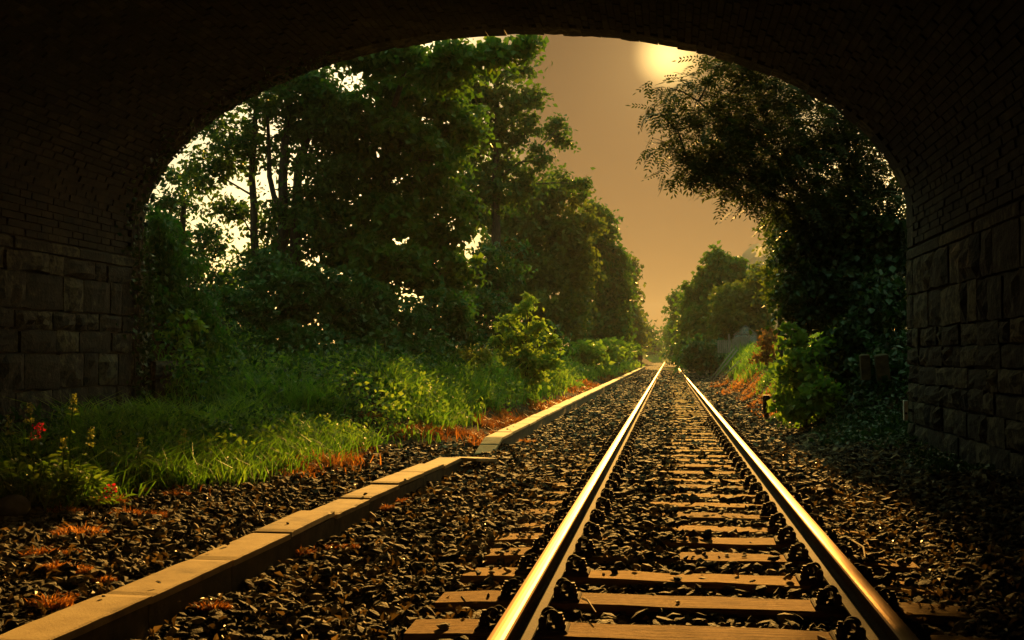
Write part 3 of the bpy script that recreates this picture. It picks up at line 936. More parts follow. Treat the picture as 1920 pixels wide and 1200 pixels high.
def tree(name, label, cat, lobes, mat, trunks=(), s=0.3, per=48, L=0.13, dens=1.0, group=None, seed=0, pinnate=False, tone=0.45, limbs=True, base=None, droop=0.35, asp=0.55, crown='crown', trunk_r=None, twigs=7, bark='bark', flat=0.55):
    """trunks: list of (points, radii). crown leaves sit in clumps at the ends of limbs."""
    r = np.random.default_rng(1000 + seed)
    per = int(per * (1.0 if pinnate else 1.3))
    if base is None:
        lo = min(lobes, key=lambda l: l.c[2])
        bx, by = np.mean([l.c[0] for l in lobes]), np.mean([l.c[1] for l in lobes])
        base = np.array([bx, by, float(ground_h(bx, by))])
    root = empty(name, base)
    tag(root, label, cat, group)
    wm = MB()
    if not trunks:
        top = max(lobes, key=lambda l: l.c[2])
        h = top.c[2] - base[2]
        tr_ = trunk_r or max(0.05, 0.022 * h)
        mid = base * 0.5 + top.c * 0.5 + np.array([r.normal(0, 0.1), 0, 0])
        trunks = [([base - np.array([0, 0, 0.2]), base + (mid - base) * 0.4, mid, top.c], [tr_, tr_ * 0.8, tr_ * 0.6, tr_ * 0.15])]
    TP = []
    for pts, rad in trunks:
        pts = np.asarray(pts, float)
        P_, R_ = [pts[0]], [rad[0]]
        for i in range(len(pts) - 1):
            for u in (0.33, 0.67, 1.0):
                q = pts[i] * (1 - u) + pts[i + 1] * u
                if u < 1: q = q + r.normal(0, 0.03, 3)
                P_.append(q); R_.append(rad[i] * (1 - u) + rad[i + 1] * u)
        wm.tube(np.array(P_) - base, R_, 8)
        TP += [np.linspace(P_[i], P_[i + 1], 4) for i in range(len(P_) - 1)]
    tp = np.concatenate(TP)
    Vs, Fs, Ts, off = [], [], [], 0
    for lb in lobes:
        c, d = clumps(r, lb, s, dens)
        m = len(c)
        if limbs:
            cand = tp[(tp[:, 2] < lb.c[2] + 0.2)]
            if len(cand) == 0: cand = tp
            src = cand[np.argmin(np.linalg.norm(cand - lb.c, axis=1) + 0.8 * np.maximum(0, cand[:, 2] - lb.c[2] + 0.6))]
            dist = np.linalg.norm(lb.c - src)
            rr = min(0.012 + 0.012 * dist, 0.07)
            if dist < 0.02: lb_c = lb.c + np.array([0.03, 0, 0.05])
            else: lb_c = lb.c
            midp = (src + lb_c) / 2 + np.array([0, 0, 0.08 * dist]) + r.normal(0, 0.05 * dist, 3)
            wm.tube(np.array([src, midp, lb_c]) - base, [rr, rr * 0.75, rr * 0.5], 5, caps=False)
            for q in c[r.permutation(m)[:twigs]]:
                mp_ = lb.c + (q - lb.c) * 0.5 + r.normal(0, 0.05, 3)
                wm.tube(np.array([lb.c, mp_, q]) - base, [rr * 0.45, rr * 0.28, 0.006], 3, caps=False)
        ct = np.clip(r.normal(tone, 0.13, m), 0.02, 0.98)
        if not pinnate:
            pos = np.repeat(c, per, 0)
            sc = s * r.uniform(0.6, 1.25, m)
            dv = r.normal(0, 1, (m * per, 3)) * np.repeat(sc, per)[:, None] * np.array([0.75, 0.75, flat * 0.75])
            dv[:, 2] -= 0.25 * (dv[:, 0] ** 2 + dv[:, 1] ** 2) / s
            pos = pos + dv
            tn = np.clip(np.repeat(ct, per) + r.normal(0, 0.12, m * per), 0, 1)
            LL = L * r.uniform(0.65, 1.3, m * per)
            V, F_, T_ = leaf_arrays(r, pos, tn, LL, asp, droop, out=unit(dv))
        else:
            # compound leaves: leaflets in pairs along a drooping stalk
            k = 11
            nr = m * per
            o0 = np.repeat(c, per, 0) + r.normal(0, 1, (nr, 3)) * s * np.array([0.7, 0.7, 0.45])
            ax = unit(r.normal(0, 1, (nr, 3)) * np.array([1, 1, 0.45]) + np.repeat(d, per, 0) * 0.6 + np.array([0, 0, -0.35]))
            sd_ = unit(np.cross(ax, np.array([0, 0, 1.0]) + r.normal(0, 0.35, (nr, 3))))
            nm = np.cross(sd_, ax)
            st_ = L * 3.0 * r.uniform(0.7, 1.2, nr)
            pos, axs, sds = [], [], []
            for i in range(k):
                if i == k - 1: side_, u = 0.0, 1.0
                else: side_, u = (1 if i % 2 else -1), 0.12 + 0.85 * (i // 2) / (k // 2)
                la = unit(ax * (0.55 if side_ else 1.0) + sd_ * side_ - np.array([0, 0, 0.15]))
                pos.append(o0 + ax * (st_ * u)[:, None] - np.array([0, 0, 1.0]) * (0.18 * st_ * u * u)[:, None] + la * L * 0.5)
                axs.append(la); sds.append(unit(np.cross(la, nm)))
            pos, axs, sds = np.concatenate(pos), np.concatenate(axs), np.concatenate(sds)
            nn = len(pos)
            LL = (L * r.uniform(0.75, 1.2, nn))[:, None]
            W = LL * 0.36
            v0, v2 = pos - axs * LL * 0.5, pos + axs * LL * 0.5
            V = np.stack([v0, pos + sds * W * 0.5, v2, pos - sds * W * 0.5], 1).reshape(-1, 3)
            b = np.arange(nn) * 4
            F_ = np.concatenate([np.stack([b, b + 1, b + 2], -1), np.stack([b, b + 2, b + 3], -1)])
            tn = np.clip(np.tile(np.repeat(ct, per), k) + r.normal(0, 0.1, nn), 0, 1)
            T_ = np.repeat(tn, 4)
        Vs.append(V - base); Fs.append(F_ + off); Ts.append(T_); off += len(V)
    link('trunk', wm.me('trunk', M[bark], smooth=True), root)
    cr = link(crown, mesh(crown, np.concatenate(Vs), np.concatenate(Fs), M[mat], {'tone': np.concatenate(Ts)}), root)
    return root

LT = 'trees lining the left of the track'
RT = 'trees lining the right of the track'
# --- left
P = lambda px, py, Y: at(px, py, Y)
gz = lambda p: np.array([p[0], p[1], float(ground_h(p[0], p[1])) - 0.1])
b1 = gz(P(540, 640, 24))
tree('ash_tree', 'tall open tree with several bare dark stems against bright sky, left of the leafy mass', 'tree',
     [Lobe(430, 250, 24, 75, 50, dens=0.6), Lobe(535, 170, 24, 110, 55, dens=1.0), Lobe(395, 320, 24.5, 60, 50, dens=0.7), Lobe(480, 290, 24.5, 60, 45, dens=0.6), Lobe(560, 260, 24.5, 60, 50, dens=0.8),
      Lobe(610, 215, 24, 55, 60, dens=1.0), Lobe(600, 330, 24, 50, 60, dens=1.0), Lobe(530, 400, 24.5, 75, 50, dens=0.9), Lobe(440, 400, 24.5, 45, 30, dens=0.7), Lobe(470, 130, 24, 60, 40), Lobe(520, 480, 24.5, 70, 40, dens=0.9), Lobe(590, 430, 24, 50, 50)],
     'leaf_ash', trunks=[([b1, P(530, 520, 24), P(530, 340, 24), P(545, 120, 24)], [0.17, 0.14, 0.11, 0.05]), ([b1 + [0.2, 0.1, 0], P(552, 480, 24), P(560, 300, 24.1), P(625, 150, 24.2)], [0.15, 0.12, 0.10, 0.04]),
                         ([b1 + [-0.5, 0.2, 0], P(482, 500, 24.3), P(472, 330, 24.3), P(480, 130, 24.3)], [0.12, 0.1, 0.08, 0.04]), ([P(530, 420, 24), P(505, 330, 24), P(500, 180, 23.9)], [0.07, 0.06, 0.03])],
     L=0.14, s=0.27, per=34, group=LT, seed=1, tone=0.45, asp=0.6)
b0 = gz(P(330, 600, 26))
tree('dark_tree', 'dark loose tree at the arch edge above the ivy-covered wing wall', 'tree',
     [Lobe(330, 380, 26, 45, 25, dens=0.8), Lobe(380, 450, 26, 50, 35, dens=0.8), Lobe(340, 330, 26, 40, 25, dens=0.7), Lobe(310, 440, 26, 45, 40, dens=0.9), Lobe(460, 540, 26, 45, 50, dens=0.9), Lobe(390, 520, 26, 50, 40, dens=0.9), Lobe(330, 500, 26, 50, 50)],
     'leaf_dark', trunks=[([b0, P(340, 450, 26), P(350, 320, 26)], [0.12, 0.09, 0.03])], L=0.15, s=0.28, per=36, group=LT, seed=2)
b2 = gz(P(720, 640, 25.5))
tree('maple_tree', 'big leafy green tree with a long branch reaching along the arch towards the open sky', 'tree',
     [Lobe(700, 205, 25, 62, 66), Lobe(790, 170, 25.5, 75, 55), Lobe(672, 330, 25, 66, 62), Lobe(790, 300, 25.3, 75, 70), Lobe(735, 400, 24.6, 60, 50), Lobe(715, 490, 24.3, 80, 60), Lobe(830, 410, 26, 66, 60), Lobe(825, 510, 25.5, 66, 55), Lobe(635, 440, 24.5, 50, 66),
      Lobe(850, 240, 26.5, 52, 62), Lobe(640, 240, 25, 40, 55), Lobe(740, 250, 24.6, 45, 35), Lobe(720, 105, 23, 90, 22, dens=1.0), Lobe(870, 105, 22.5, 75, 22, dens=0.8), Lobe(945, 92, 22.5, 45, 18, dens=0.8), Lobe(990, 80, 22.5, 14, 10, dens=0.7), Lobe(830, 135, 23, 60, 25, dens=0.8), Lobe(640, 560, 24, 50, 45)],
     'leaf_maple', trunks=[([b2, P(715, 480, 25.5), P(725, 300, 25.5), P(770, 140, 25.5)], [0.22, 0.18, 0.13, 0.05]), ([P(725, 250, 25.3), P(760, 130, 24), P(880, 118, 22.8), P(985, 82, 22.5)], [0.08, 0.06, 0.045, 0.012])],
     L=0.17, s=0.25, per=34, group=LT, seed=3, tone=0.48, asp=0.75, flat=0.45)
b3 = gz(P(935, 640, 45))
tree('maple_tree', 'loose crowned tree with leafy sprigs poking into the amber sky, tallest at the sky edge', 'tree',
     [Lobe(925, 150, 45, 50, 55, dens=0.6), Lobe(970, 225, 45, 45, 60, dens=0.55), Lobe(905, 280, 45.5, 55, 70, dens=0.6), Lobe(955, 340, 45, 50, 45, dens=0.65), Lobe(880, 200, 45.5, 45, 60, dens=0.8), Lobe(1010, 300, 44, 28, 28, dens=0.6),
      Lobe(1050, 225, 50, 18, 12, dens=0.7), Lobe(1060, 262, 50, 15, 11, dens=0.7), Lobe(1035, 245, 50, 18, 11, dens=0.5), Lobe(1045, 330, 50, 18, 14, dens=0.6), Lobe(1090, 345, 50, 16, 10, dens=0.5), Lobe(890, 370, 45, 60, 55, dens=0.8), Lobe(1005, 175, 45, 14, 18, dens=0.7), Lobe(985, 125, 45, 16, 14, dens=0.5)],
     'leaf_ash', trunks=[([b3, P(930, 480, 45), P(930, 320, 45), P(935, 120, 45)], [0.26, 0.2, 0.15, 0.04]), ([P(930, 340, 45), P(1000, 290, 47), P(1055, 235, 50)], [0.06, 0.04, 0.012]), ([P(930, 380, 45), P(1000, 345, 47), P(1090, 342, 50)], [0.05, 0.035, 0.01])],
     L=0.23, s=0.36, per=36, group=LT, seed=4, tone=0.5, asp=0.7)
b4 = gz(P(1000, 655, 58))
tree('maple_tree', 'rounded yellow-green tree behind the loose crowned one, bulging towards the line', 'tree',
     [Lobe(1000, 385, 58, 55, 42), Lobe(1055, 420, 58, 38, 50), Lobe(960, 440, 57, 60, 60), Lobe(1020, 500, 57, 50, 50), Lobe(940, 550, 56, 60, 60), Lobe(1085, 365, 58, 18, 18, dens=0.8), Lobe(1045, 352, 58, 30, 24, dens=0.8), Lobe(1082, 490, 58, 28, 50), Lobe(1060, 590, 57, 50, 45), Lobe(1000, 590, 56, 50, 50), Lobe(1108, 410, 58.5, 16, 24, dens=0.8), Lobe(1030, 370, 58, 24, 20, dens=0.7)],
     'leaf_olive', trunks=[([b4, P(1000, 500, 58), P(1010, 380, 58)], [0.28, 0.2, 0.06])], L=0.30, s=0.42, per=32, group=LT, seed=5, tone=0.5, asp=0.7)
tree('dark_tree', 'dense dark green tree in the middle of the left row with a steep right side', 'tree',
     [Lobe(1105, 445, 80, 38, 50), Lobe(1140, 490, 80, 26, 45), Lobe(1095, 530, 79, 40, 50), Lobe(1152, 560, 80, 26, 45), Lobe(1120, 615, 79, 50, 40), Lobe(1110, 395, 80, 18, 22), Lobe(1150, 620, 79, 30, 35), Lobe(1135, 430, 80, 14, 26, dens=0.8), Lobe(1160, 505, 80, 14, 30, dens=0.8)],
     'leaf_maple', L=0.38, s=0.55, per=34, group=LT, seed=6, tone=0.45, asp=0.7)
tree('dark_tree', 'smaller hazy green tree after the steep-sided dark one in the left row', 'tree',
     [Lobe(1172, 550, 115, 16, 45), Lobe(1184, 600, 115, 18, 35), Lobe(1160, 615, 113, 26, 40), Lobe(1174, 505, 115, 10, 24), Lobe(1180, 635, 114, 22, 24)], 'leaf_olive', L=0.5, s=0.75, per=32, group=LT, seed=7, asp=0.7)
tree('dark_tree', 'hazy rounded tree near the far end of the left row', 'tree',
     [Lobe(1200, 600, 165, 12, 22), Lobe(1207, 625, 165, 15, 24), Lobe(1190, 632, 160, 18, 24)], 'leaf_ash', L=0.6, s=0.95, per=32, group=LT, seed=8, asp=0.7)
tree('dark_tree', 'faint small tree at the far end of the left row, touching the hill', 'tree',
     [Lobe(1218, 628, 235, 9, 20), Lobe(1226, 644, 235, 10, 16)], 'leaf_ash', L=0.8, s=1.2, per=30, group=LT, seed=9, asp=0.7)
# shrubs under the left trees
SH = 'shrubs along the left bank'
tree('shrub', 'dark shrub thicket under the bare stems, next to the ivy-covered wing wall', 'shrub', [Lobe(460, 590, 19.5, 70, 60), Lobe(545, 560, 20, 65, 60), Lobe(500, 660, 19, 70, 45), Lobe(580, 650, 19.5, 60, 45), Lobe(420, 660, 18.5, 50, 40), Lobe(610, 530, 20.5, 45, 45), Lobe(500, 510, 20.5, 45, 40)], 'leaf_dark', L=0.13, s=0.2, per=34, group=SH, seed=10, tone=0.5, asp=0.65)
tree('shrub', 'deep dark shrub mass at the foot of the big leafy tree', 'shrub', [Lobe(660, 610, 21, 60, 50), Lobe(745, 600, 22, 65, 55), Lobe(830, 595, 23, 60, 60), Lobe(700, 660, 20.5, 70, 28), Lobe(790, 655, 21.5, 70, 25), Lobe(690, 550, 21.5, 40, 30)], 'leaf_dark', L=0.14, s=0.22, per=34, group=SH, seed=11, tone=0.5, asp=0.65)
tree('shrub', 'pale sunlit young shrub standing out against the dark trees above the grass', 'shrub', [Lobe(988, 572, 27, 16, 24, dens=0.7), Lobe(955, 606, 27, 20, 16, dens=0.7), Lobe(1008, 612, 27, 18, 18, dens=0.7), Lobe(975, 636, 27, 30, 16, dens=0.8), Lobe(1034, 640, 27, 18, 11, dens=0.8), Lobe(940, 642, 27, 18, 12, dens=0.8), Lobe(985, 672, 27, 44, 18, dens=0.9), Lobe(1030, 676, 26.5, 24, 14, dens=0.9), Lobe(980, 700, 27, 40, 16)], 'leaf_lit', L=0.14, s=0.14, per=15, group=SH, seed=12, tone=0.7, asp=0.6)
tree('shrub', 'low pale bramble clump at the foot of the trees above the tall grass', 'shrub', [Lobe(850, 672, 23, 38, 14), Lobe(890, 664, 24, 30, 14), Lobe(800, 678, 22, 22, 10)], 'leaf_olive', L=0.11, s=0.16, per=26, group=SH, seed=13, tone=0.75)
tree('shrub', 'dark undergrowth behind the pale young shrub', 'shrub', [Lobe(900, 600, 31, 60, 60), Lobe(1020, 640, 35, 55, 28), Lobe(970, 640, 33, 60, 28), Lobe(930, 500, 33, 50, 50)], 'leaf_dark', L=0.19, s=0.3, per=34, group=SH, seed=14)
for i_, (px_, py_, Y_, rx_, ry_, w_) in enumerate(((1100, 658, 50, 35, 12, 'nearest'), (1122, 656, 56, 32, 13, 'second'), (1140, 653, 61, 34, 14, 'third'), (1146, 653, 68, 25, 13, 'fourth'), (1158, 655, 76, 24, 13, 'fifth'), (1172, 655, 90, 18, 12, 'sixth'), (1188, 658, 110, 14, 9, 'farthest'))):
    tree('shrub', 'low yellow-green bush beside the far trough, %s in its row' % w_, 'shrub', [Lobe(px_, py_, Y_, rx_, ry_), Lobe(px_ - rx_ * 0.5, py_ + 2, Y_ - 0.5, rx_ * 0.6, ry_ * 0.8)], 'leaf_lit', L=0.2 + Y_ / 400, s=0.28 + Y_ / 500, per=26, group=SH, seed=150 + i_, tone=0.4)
# --- right
b5 = gz(P(1640, 700, 20))
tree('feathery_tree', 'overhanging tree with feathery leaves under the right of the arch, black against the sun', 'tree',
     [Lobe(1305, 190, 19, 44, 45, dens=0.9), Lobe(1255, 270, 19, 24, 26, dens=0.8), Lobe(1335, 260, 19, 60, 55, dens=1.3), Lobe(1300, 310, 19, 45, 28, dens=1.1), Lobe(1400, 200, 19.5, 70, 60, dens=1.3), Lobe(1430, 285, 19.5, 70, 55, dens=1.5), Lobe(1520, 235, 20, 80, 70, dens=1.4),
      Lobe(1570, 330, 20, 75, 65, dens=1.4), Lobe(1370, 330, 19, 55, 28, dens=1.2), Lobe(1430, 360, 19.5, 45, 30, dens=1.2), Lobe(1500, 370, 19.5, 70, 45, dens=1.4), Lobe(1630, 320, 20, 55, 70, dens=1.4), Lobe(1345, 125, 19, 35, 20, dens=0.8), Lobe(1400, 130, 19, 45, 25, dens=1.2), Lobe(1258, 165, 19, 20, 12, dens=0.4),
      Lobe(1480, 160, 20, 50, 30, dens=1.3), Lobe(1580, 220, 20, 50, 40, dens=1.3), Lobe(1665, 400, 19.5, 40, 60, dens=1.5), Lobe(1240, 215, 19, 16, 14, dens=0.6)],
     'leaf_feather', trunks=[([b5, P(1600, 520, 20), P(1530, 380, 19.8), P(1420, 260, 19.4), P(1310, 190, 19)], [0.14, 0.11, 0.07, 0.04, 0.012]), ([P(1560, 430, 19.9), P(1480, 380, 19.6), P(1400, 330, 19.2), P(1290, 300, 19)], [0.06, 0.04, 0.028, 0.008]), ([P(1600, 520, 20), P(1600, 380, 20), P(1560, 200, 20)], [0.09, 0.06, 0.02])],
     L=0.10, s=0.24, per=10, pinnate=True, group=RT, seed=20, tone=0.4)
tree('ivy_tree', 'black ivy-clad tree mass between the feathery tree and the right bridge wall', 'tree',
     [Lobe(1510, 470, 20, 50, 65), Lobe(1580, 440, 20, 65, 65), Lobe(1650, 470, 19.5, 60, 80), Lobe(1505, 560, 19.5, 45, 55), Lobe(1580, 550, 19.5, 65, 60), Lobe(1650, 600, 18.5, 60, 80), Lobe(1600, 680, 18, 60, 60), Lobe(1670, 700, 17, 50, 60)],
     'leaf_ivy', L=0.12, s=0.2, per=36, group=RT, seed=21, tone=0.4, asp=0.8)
SR = 'shrubs along the right bank'
tree('shrub', 'olive leaved shrub edge where the right mass meets the amber sky', 'shrub', [Lobe(1462, 430, 24, 26, 45, dens=0.8), Lobe(1460, 520, 24, 24, 55, dens=0.7)], 'leaf_olive', L=0.11, s=0.17, per=28, group=SR, seed=22, tone=0.5)
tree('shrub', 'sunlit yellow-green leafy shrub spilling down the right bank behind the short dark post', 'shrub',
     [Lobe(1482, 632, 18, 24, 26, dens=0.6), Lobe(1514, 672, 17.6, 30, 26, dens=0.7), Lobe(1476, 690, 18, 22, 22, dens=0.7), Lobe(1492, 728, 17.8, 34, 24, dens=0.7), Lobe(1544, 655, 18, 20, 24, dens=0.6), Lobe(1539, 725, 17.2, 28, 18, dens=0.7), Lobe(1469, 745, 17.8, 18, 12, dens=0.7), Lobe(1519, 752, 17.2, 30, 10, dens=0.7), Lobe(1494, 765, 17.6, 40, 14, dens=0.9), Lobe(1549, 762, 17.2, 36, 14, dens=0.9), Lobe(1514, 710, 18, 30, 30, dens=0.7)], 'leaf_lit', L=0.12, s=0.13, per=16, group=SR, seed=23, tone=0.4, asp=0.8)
tree('shrub', 'withered brown shrub between the greenhouse and the sunlit shrub', 'shrub', [Lobe(1440, 635, 33, 12, 28, dens=0.8), Lobe(1434, 668, 33, 14, 18, dens=0.9)], 'leaf_brown', L=0.11, s=0.16, per=24, group=SR, seed=24)
tree('dark_tree', 'tall rounded green tree right of the line with a peaked top', 'tree',
     [Lobe(1350, 510, 80, 32, 34), Lobe(1318, 555, 80, 30, 42), Lobe(1370, 560, 80, 36, 42), Lobe(1385, 505, 80, 18, 26), Lobe(1335, 610, 78, 45, 45), Lobe(1298, 590, 82, 24, 42), Lobe(1345, 482, 80, 14, 16)], 'leaf_maple', L=0.38, s=0.5, per=34, group=RT, seed=25, tone=0.6, asp=0.7)
tree('dark_tree', 'nearer yellow-green tree before the tall rounded one, behind the greenhouse', 'tree',
     [Lobe(1375, 555, 66, 24, 36), Lobe(1400, 580, 66, 28, 45), Lobe(1425, 555, 66, 20, 45), Lobe(1365, 600, 65, 28, 36), Lobe(1420, 620, 66, 25, 36)], 'leaf_olive', L=0.32, s=0.42, per=34, group=RT, seed=26, asp=0.7)
tree('dark_tree', 'far dark tree leaning to the line on the right, where the rails vanish', 'tree',
     [Lobe(1280, 590, 130, 18, 45), Lobe(1290, 630, 125, 28, 40), Lobe(1268, 630, 135, 12, 35)], 'leaf_maple', L=0.5, s=0.75, per=34, group=RT, seed=27, tone=0.45, asp=0.7)
tree('dark_tree', 'farthest small hazy tree on the right, closing the view of the rails', 'tree',
     [Lobe(1258, 625, 225, 8, 28), Lobe(1264, 650, 215, 10, 22)], 'leaf_ash', L=0.7, s=1.2, per=32, group=RT, seed=28)
for i_, (px_, py_, Y_, rx_, ry_, w_) in enumerate(((1328, 662, 60, 42, 28, 'nearest'), (1362, 660, 62, 26, 20, 'second'), (1296, 665, 80, 28, 22, 'third'), (1278, 660, 105, 14, 18, 'farthest'))):
    tree('shrub', 'dark bush under the right trees behind the poles, %s of its row' % w_, 'shrub', [Lobe(px_, py_, Y_, rx_, ry_)], 'leaf_dark', L=0.24 + Y_ / 500, s=0.3 + Y_ / 500, per=32, group=SR, seed=170 + i_, tone=0.4)
tree('shrub', 'bright green sunlit scrub at the very end of the line', 'shrub', [Lobe(1246, 665, 240, 9, 9), Lobe(1252, 660, 245, 6, 9), Lobe(1238, 668, 230, 8, 7)], 'leaf_lit', L=0.6, s=0.9, per=40, seed=30, tone=0.8, group=SH)
# ivy on the left wing wall and arch edge
tree('ivy', 'thick green ivy and creeper hanging over the left wing wall beside the arch edge', 'ivy',
     [Lobe(315, 500, 16.3, 40, 65), Lobe(350, 590, 16.3, 48, 60), Lobe(300, 580, 16, 30, 80), Lobe(395, 650, 16.8, 40, 50), Lobe(340, 660, 16.2, 40, 35), Lobe(295, 430, 16, 24, 45)],
     'leaf_ivy_green', L=0.11, s=0.15, per=30, droop=1.4, seed=31, crown='leaves', tone=0.6, asp=0.55)

# ivy leaves clinging to the left edge of the arch
def wall_ivy():
    r = np.random.default_rng(90)
    pts = []
    for _ in range(520):
        s_ = r.uniform(0, 4.2)
        x = np.interp(s_, seg, pp[:, 0]); zz = np.interp(s_, seg, pp[:, 1])
        pts.append((x + 0.03 + abs(r.normal(0, 0.02)), Y_OUT - abs(r.normal(0, 0.35)), zz + 0.02))
    for _ in range(700):
        pts.append((XWL + 0.06 + abs(r.normal(0, 0.03)), Y_OUT - abs(r.normal(0, 0.25)) + 0.1, r.uniform(0.2, 2.7)))
    pts = np.array(pts)
    base = np.array([XWL + 0.05, Y_OUT - 0.1, 0.1])
    tn = np.clip(r.normal(0.5, 0.2, len(pts)), 0, 1)
    V, F_, T_ = leaf_arrays(r, pts, tn, 0.075 * r.uniform(0.6, 1.3, len(pts)), 0.85, 0.9, up=0.3)
    root = empty('ivy', base); tag(root, 'sparse glinting ivy climbing the left edge of the arch', 'ivy')
    link('leaves', mesh('leaves', V - base, F_, M['leaf_ivy'], {'tone': T_}), root)
    m = MB()
    for q in range(3):
        zt = np.linspace(0, 2.5 + 0.5 * q, 9)
        m.tube([(0.01 + r.normal(0, 0.006), -0.1 * q + r.normal(0, 0.05), z_) for z_ in zt], np.linspace(0.014, 0.004, 9), 5)
    link('stem', m.me('stem', M['bark']), root)
wall_ivy()

# ------------------------------------------------------------------ grass
def blades(r, X, Y, h, wd, lean, tone, zoff=0.0):
    n = len(X)
    Z = ground_h(X, Y) - 0.01 + zoff
    hd = r.uniform(0, 6.283, n)
    d = np.stack([np.cos(hd), np.sin(hd), np.zeros(n)], -1)
    fa = r.uniform(0, 6.283, n)
    sd_ = np.stack([np.cos(fa), np.sin(fa), np.zeros(n)], -1)
    b = np.stack([X, Y, Z], -1)
    ln = (lean * r.uniform(0.2, 1.5, n) * h)[:, None]
    m_ = b + d * ln * 0.35 + np.array([0, 0, 1.0]) * (h * 0.62)[:, None]
    t_ = b + d * ln * 1.2 + np.array([0, 0, 1.0]) * (h * r.uniform(0.8, 1.0, n))[:, None]
    w_ = (wd * np.ones(n))[:, None]
    V = np.stack([b - sd_ * w_ * 0.5, b + sd_ * w_ * 0.5, m_ + sd_ * w_ * 0.4, m_ - sd_ * w_ * 0.4, t_], 1).reshape(-1, 3)
    k = np.arange(n) * 5
    F_ = np.concatenate([np.stack([k, k + 1, k + 2], -1), np.stack([k, k + 2, k + 3], -1), np.stack([k + 3, k + 2, k + 4], -1)])
    return V, F_, np.repeat(tone, 5)

def grass_field(name, jobs, mat, seed):
    r = np.random.default_rng(seed)
    Vs, Fs, Ts, off = [], [], [], 0
    for (n, Y0, Y1, fx0, fx1, h, wd, lean, tone, tuft) in jobs:
        nt_ = max(1, n // tuft)
        ty = r.uniform(Y0, Y1, nt_)
        u = r.random(nt_)
        tx = fx0(ty) + (fx1(ty) - fx0(ty)) * u
        sp = 0.10 + 0.05 * (Y0 + Y1) / 60
        Y = np.repeat(ty, tuft) + r.normal(0, sp, nt_ * tuft)
        X = np.repeat(tx, tuft) + r.normal(0, sp, nt_ * tuft)
        pn = np.clip(vnoise(tx * 0.9 + 11, ty * 0.6) + 0.5, 0, 1)
        th_ = np.repeat(h * (0.35 + 1.2 * pn) * r.uniform(0.6, 1.2, nt_), tuft) * r.uniform(0.5, 1.15, nt_ * tuft)
        tn = np.clip(np.repeat(r.normal(tone, 0.17, nt_) + 0.35 * (vnoise(tx * 0.7, ty * 0.45 + 7)), tuft) + r.normal(0, 0.12, nt_ * tuft), 0, 1)
        ok = np.repeat(vnoise(tx * 0.8 + 20, ty * 0.55) > (-0.17 if Y0 > 8.9 and Y1 < 40 else -1), tuft) if name == 'grass' else np.repeat(vnoise(tx * 2.1 + 3, ty * 0.8) > -0.08, tuft)
        ok &= ~((Y < 14.7) & (X < XWL + 0.1)) & ~((Y < 14.7) & (X > XWR - 0.1))
        ok &= ~((Y < 11.4) & (abs(X - near_x(Y)) < 0.14)) & ~((Y > 13.2) & (abs(X - far_x(Y)) < 0.15)) 
        V, F_, T_ = blades(r, X[ok], Y[ok], th_[ok], wd * r.uniform(0.6, 1.3, ok.sum()), lean, tn[ok])
        Vs.append(V); Fs.append(F_ + off); Ts.append(T_); off += len(V)
    o = link(name, mesh(name, np.concatenate(Vs), np.concatenate(Fs), M[mat], {'tone': np.concatenate(Ts)}))
    tag(o, kind='stuff')
    return o
EL = edge_left
grass_field('grass', [
    (2600, 7.4, 9.5, lambda y: EL(y) - 0.25, lambda y: EL(y) - 2.4, 0.26, 0.014, 0.9, 0.55, 18),
    (5200, 9.0, 11.6, lambda y: EL(y) - 0.05, lambda y: EL(y) - 2.6, 0.30, 0.014, 0.8, 0.5, 26),
    (6500, 11.4, 14.6, lambda y: EL(y) - 0.35, lambda y: EL(y) - 3.2, 0.32, 0.015, 0.8, 0.5, 30),
    (15000, 14.6, 21, lambda y: EL(y) - 0.7, lambda y: EL(y) - 4.6, 0.46, 0.018, 0.6, 0.5, 40),
    (13000, 21, 32, lambda y: EL(y) - 0.8, lambda y: EL(y) - 4.6, 0.52, 0.026, 0.55, 0.55, 40),
    (11000, 32, 60, lambda y: EL(y) - 0.8, lambda y: EL(y) - 4.4, 0.5, 0.042, 0.5, 0.6, 30),
    (8000, 60, 130, lambda y: EL(y) - 0.6, lambda y: EL(y) - 3.4, 0.55, 0.09, 0.5, 0.6, 30),
    (6000, 20, 34, lambda y: 2.6 + 0 * y, lambda y: 4.2 + 0 * y, 0.34, 0.022, 0.6, 0.5, 30),
    (4000, 34, 60, lambda y: 2.5 + 0 * y, lambda y: 4.4 + 0 * y, 0.4, 0.036, 0.6, 0.45, 30),
    (900, 17.5, 21, lambda y: 2.0 + 0 * y, lambda y: 2.6 + 0 * y, 0.14, 0.014, 0.9, 0.5, 20),
], 'grass', 41)
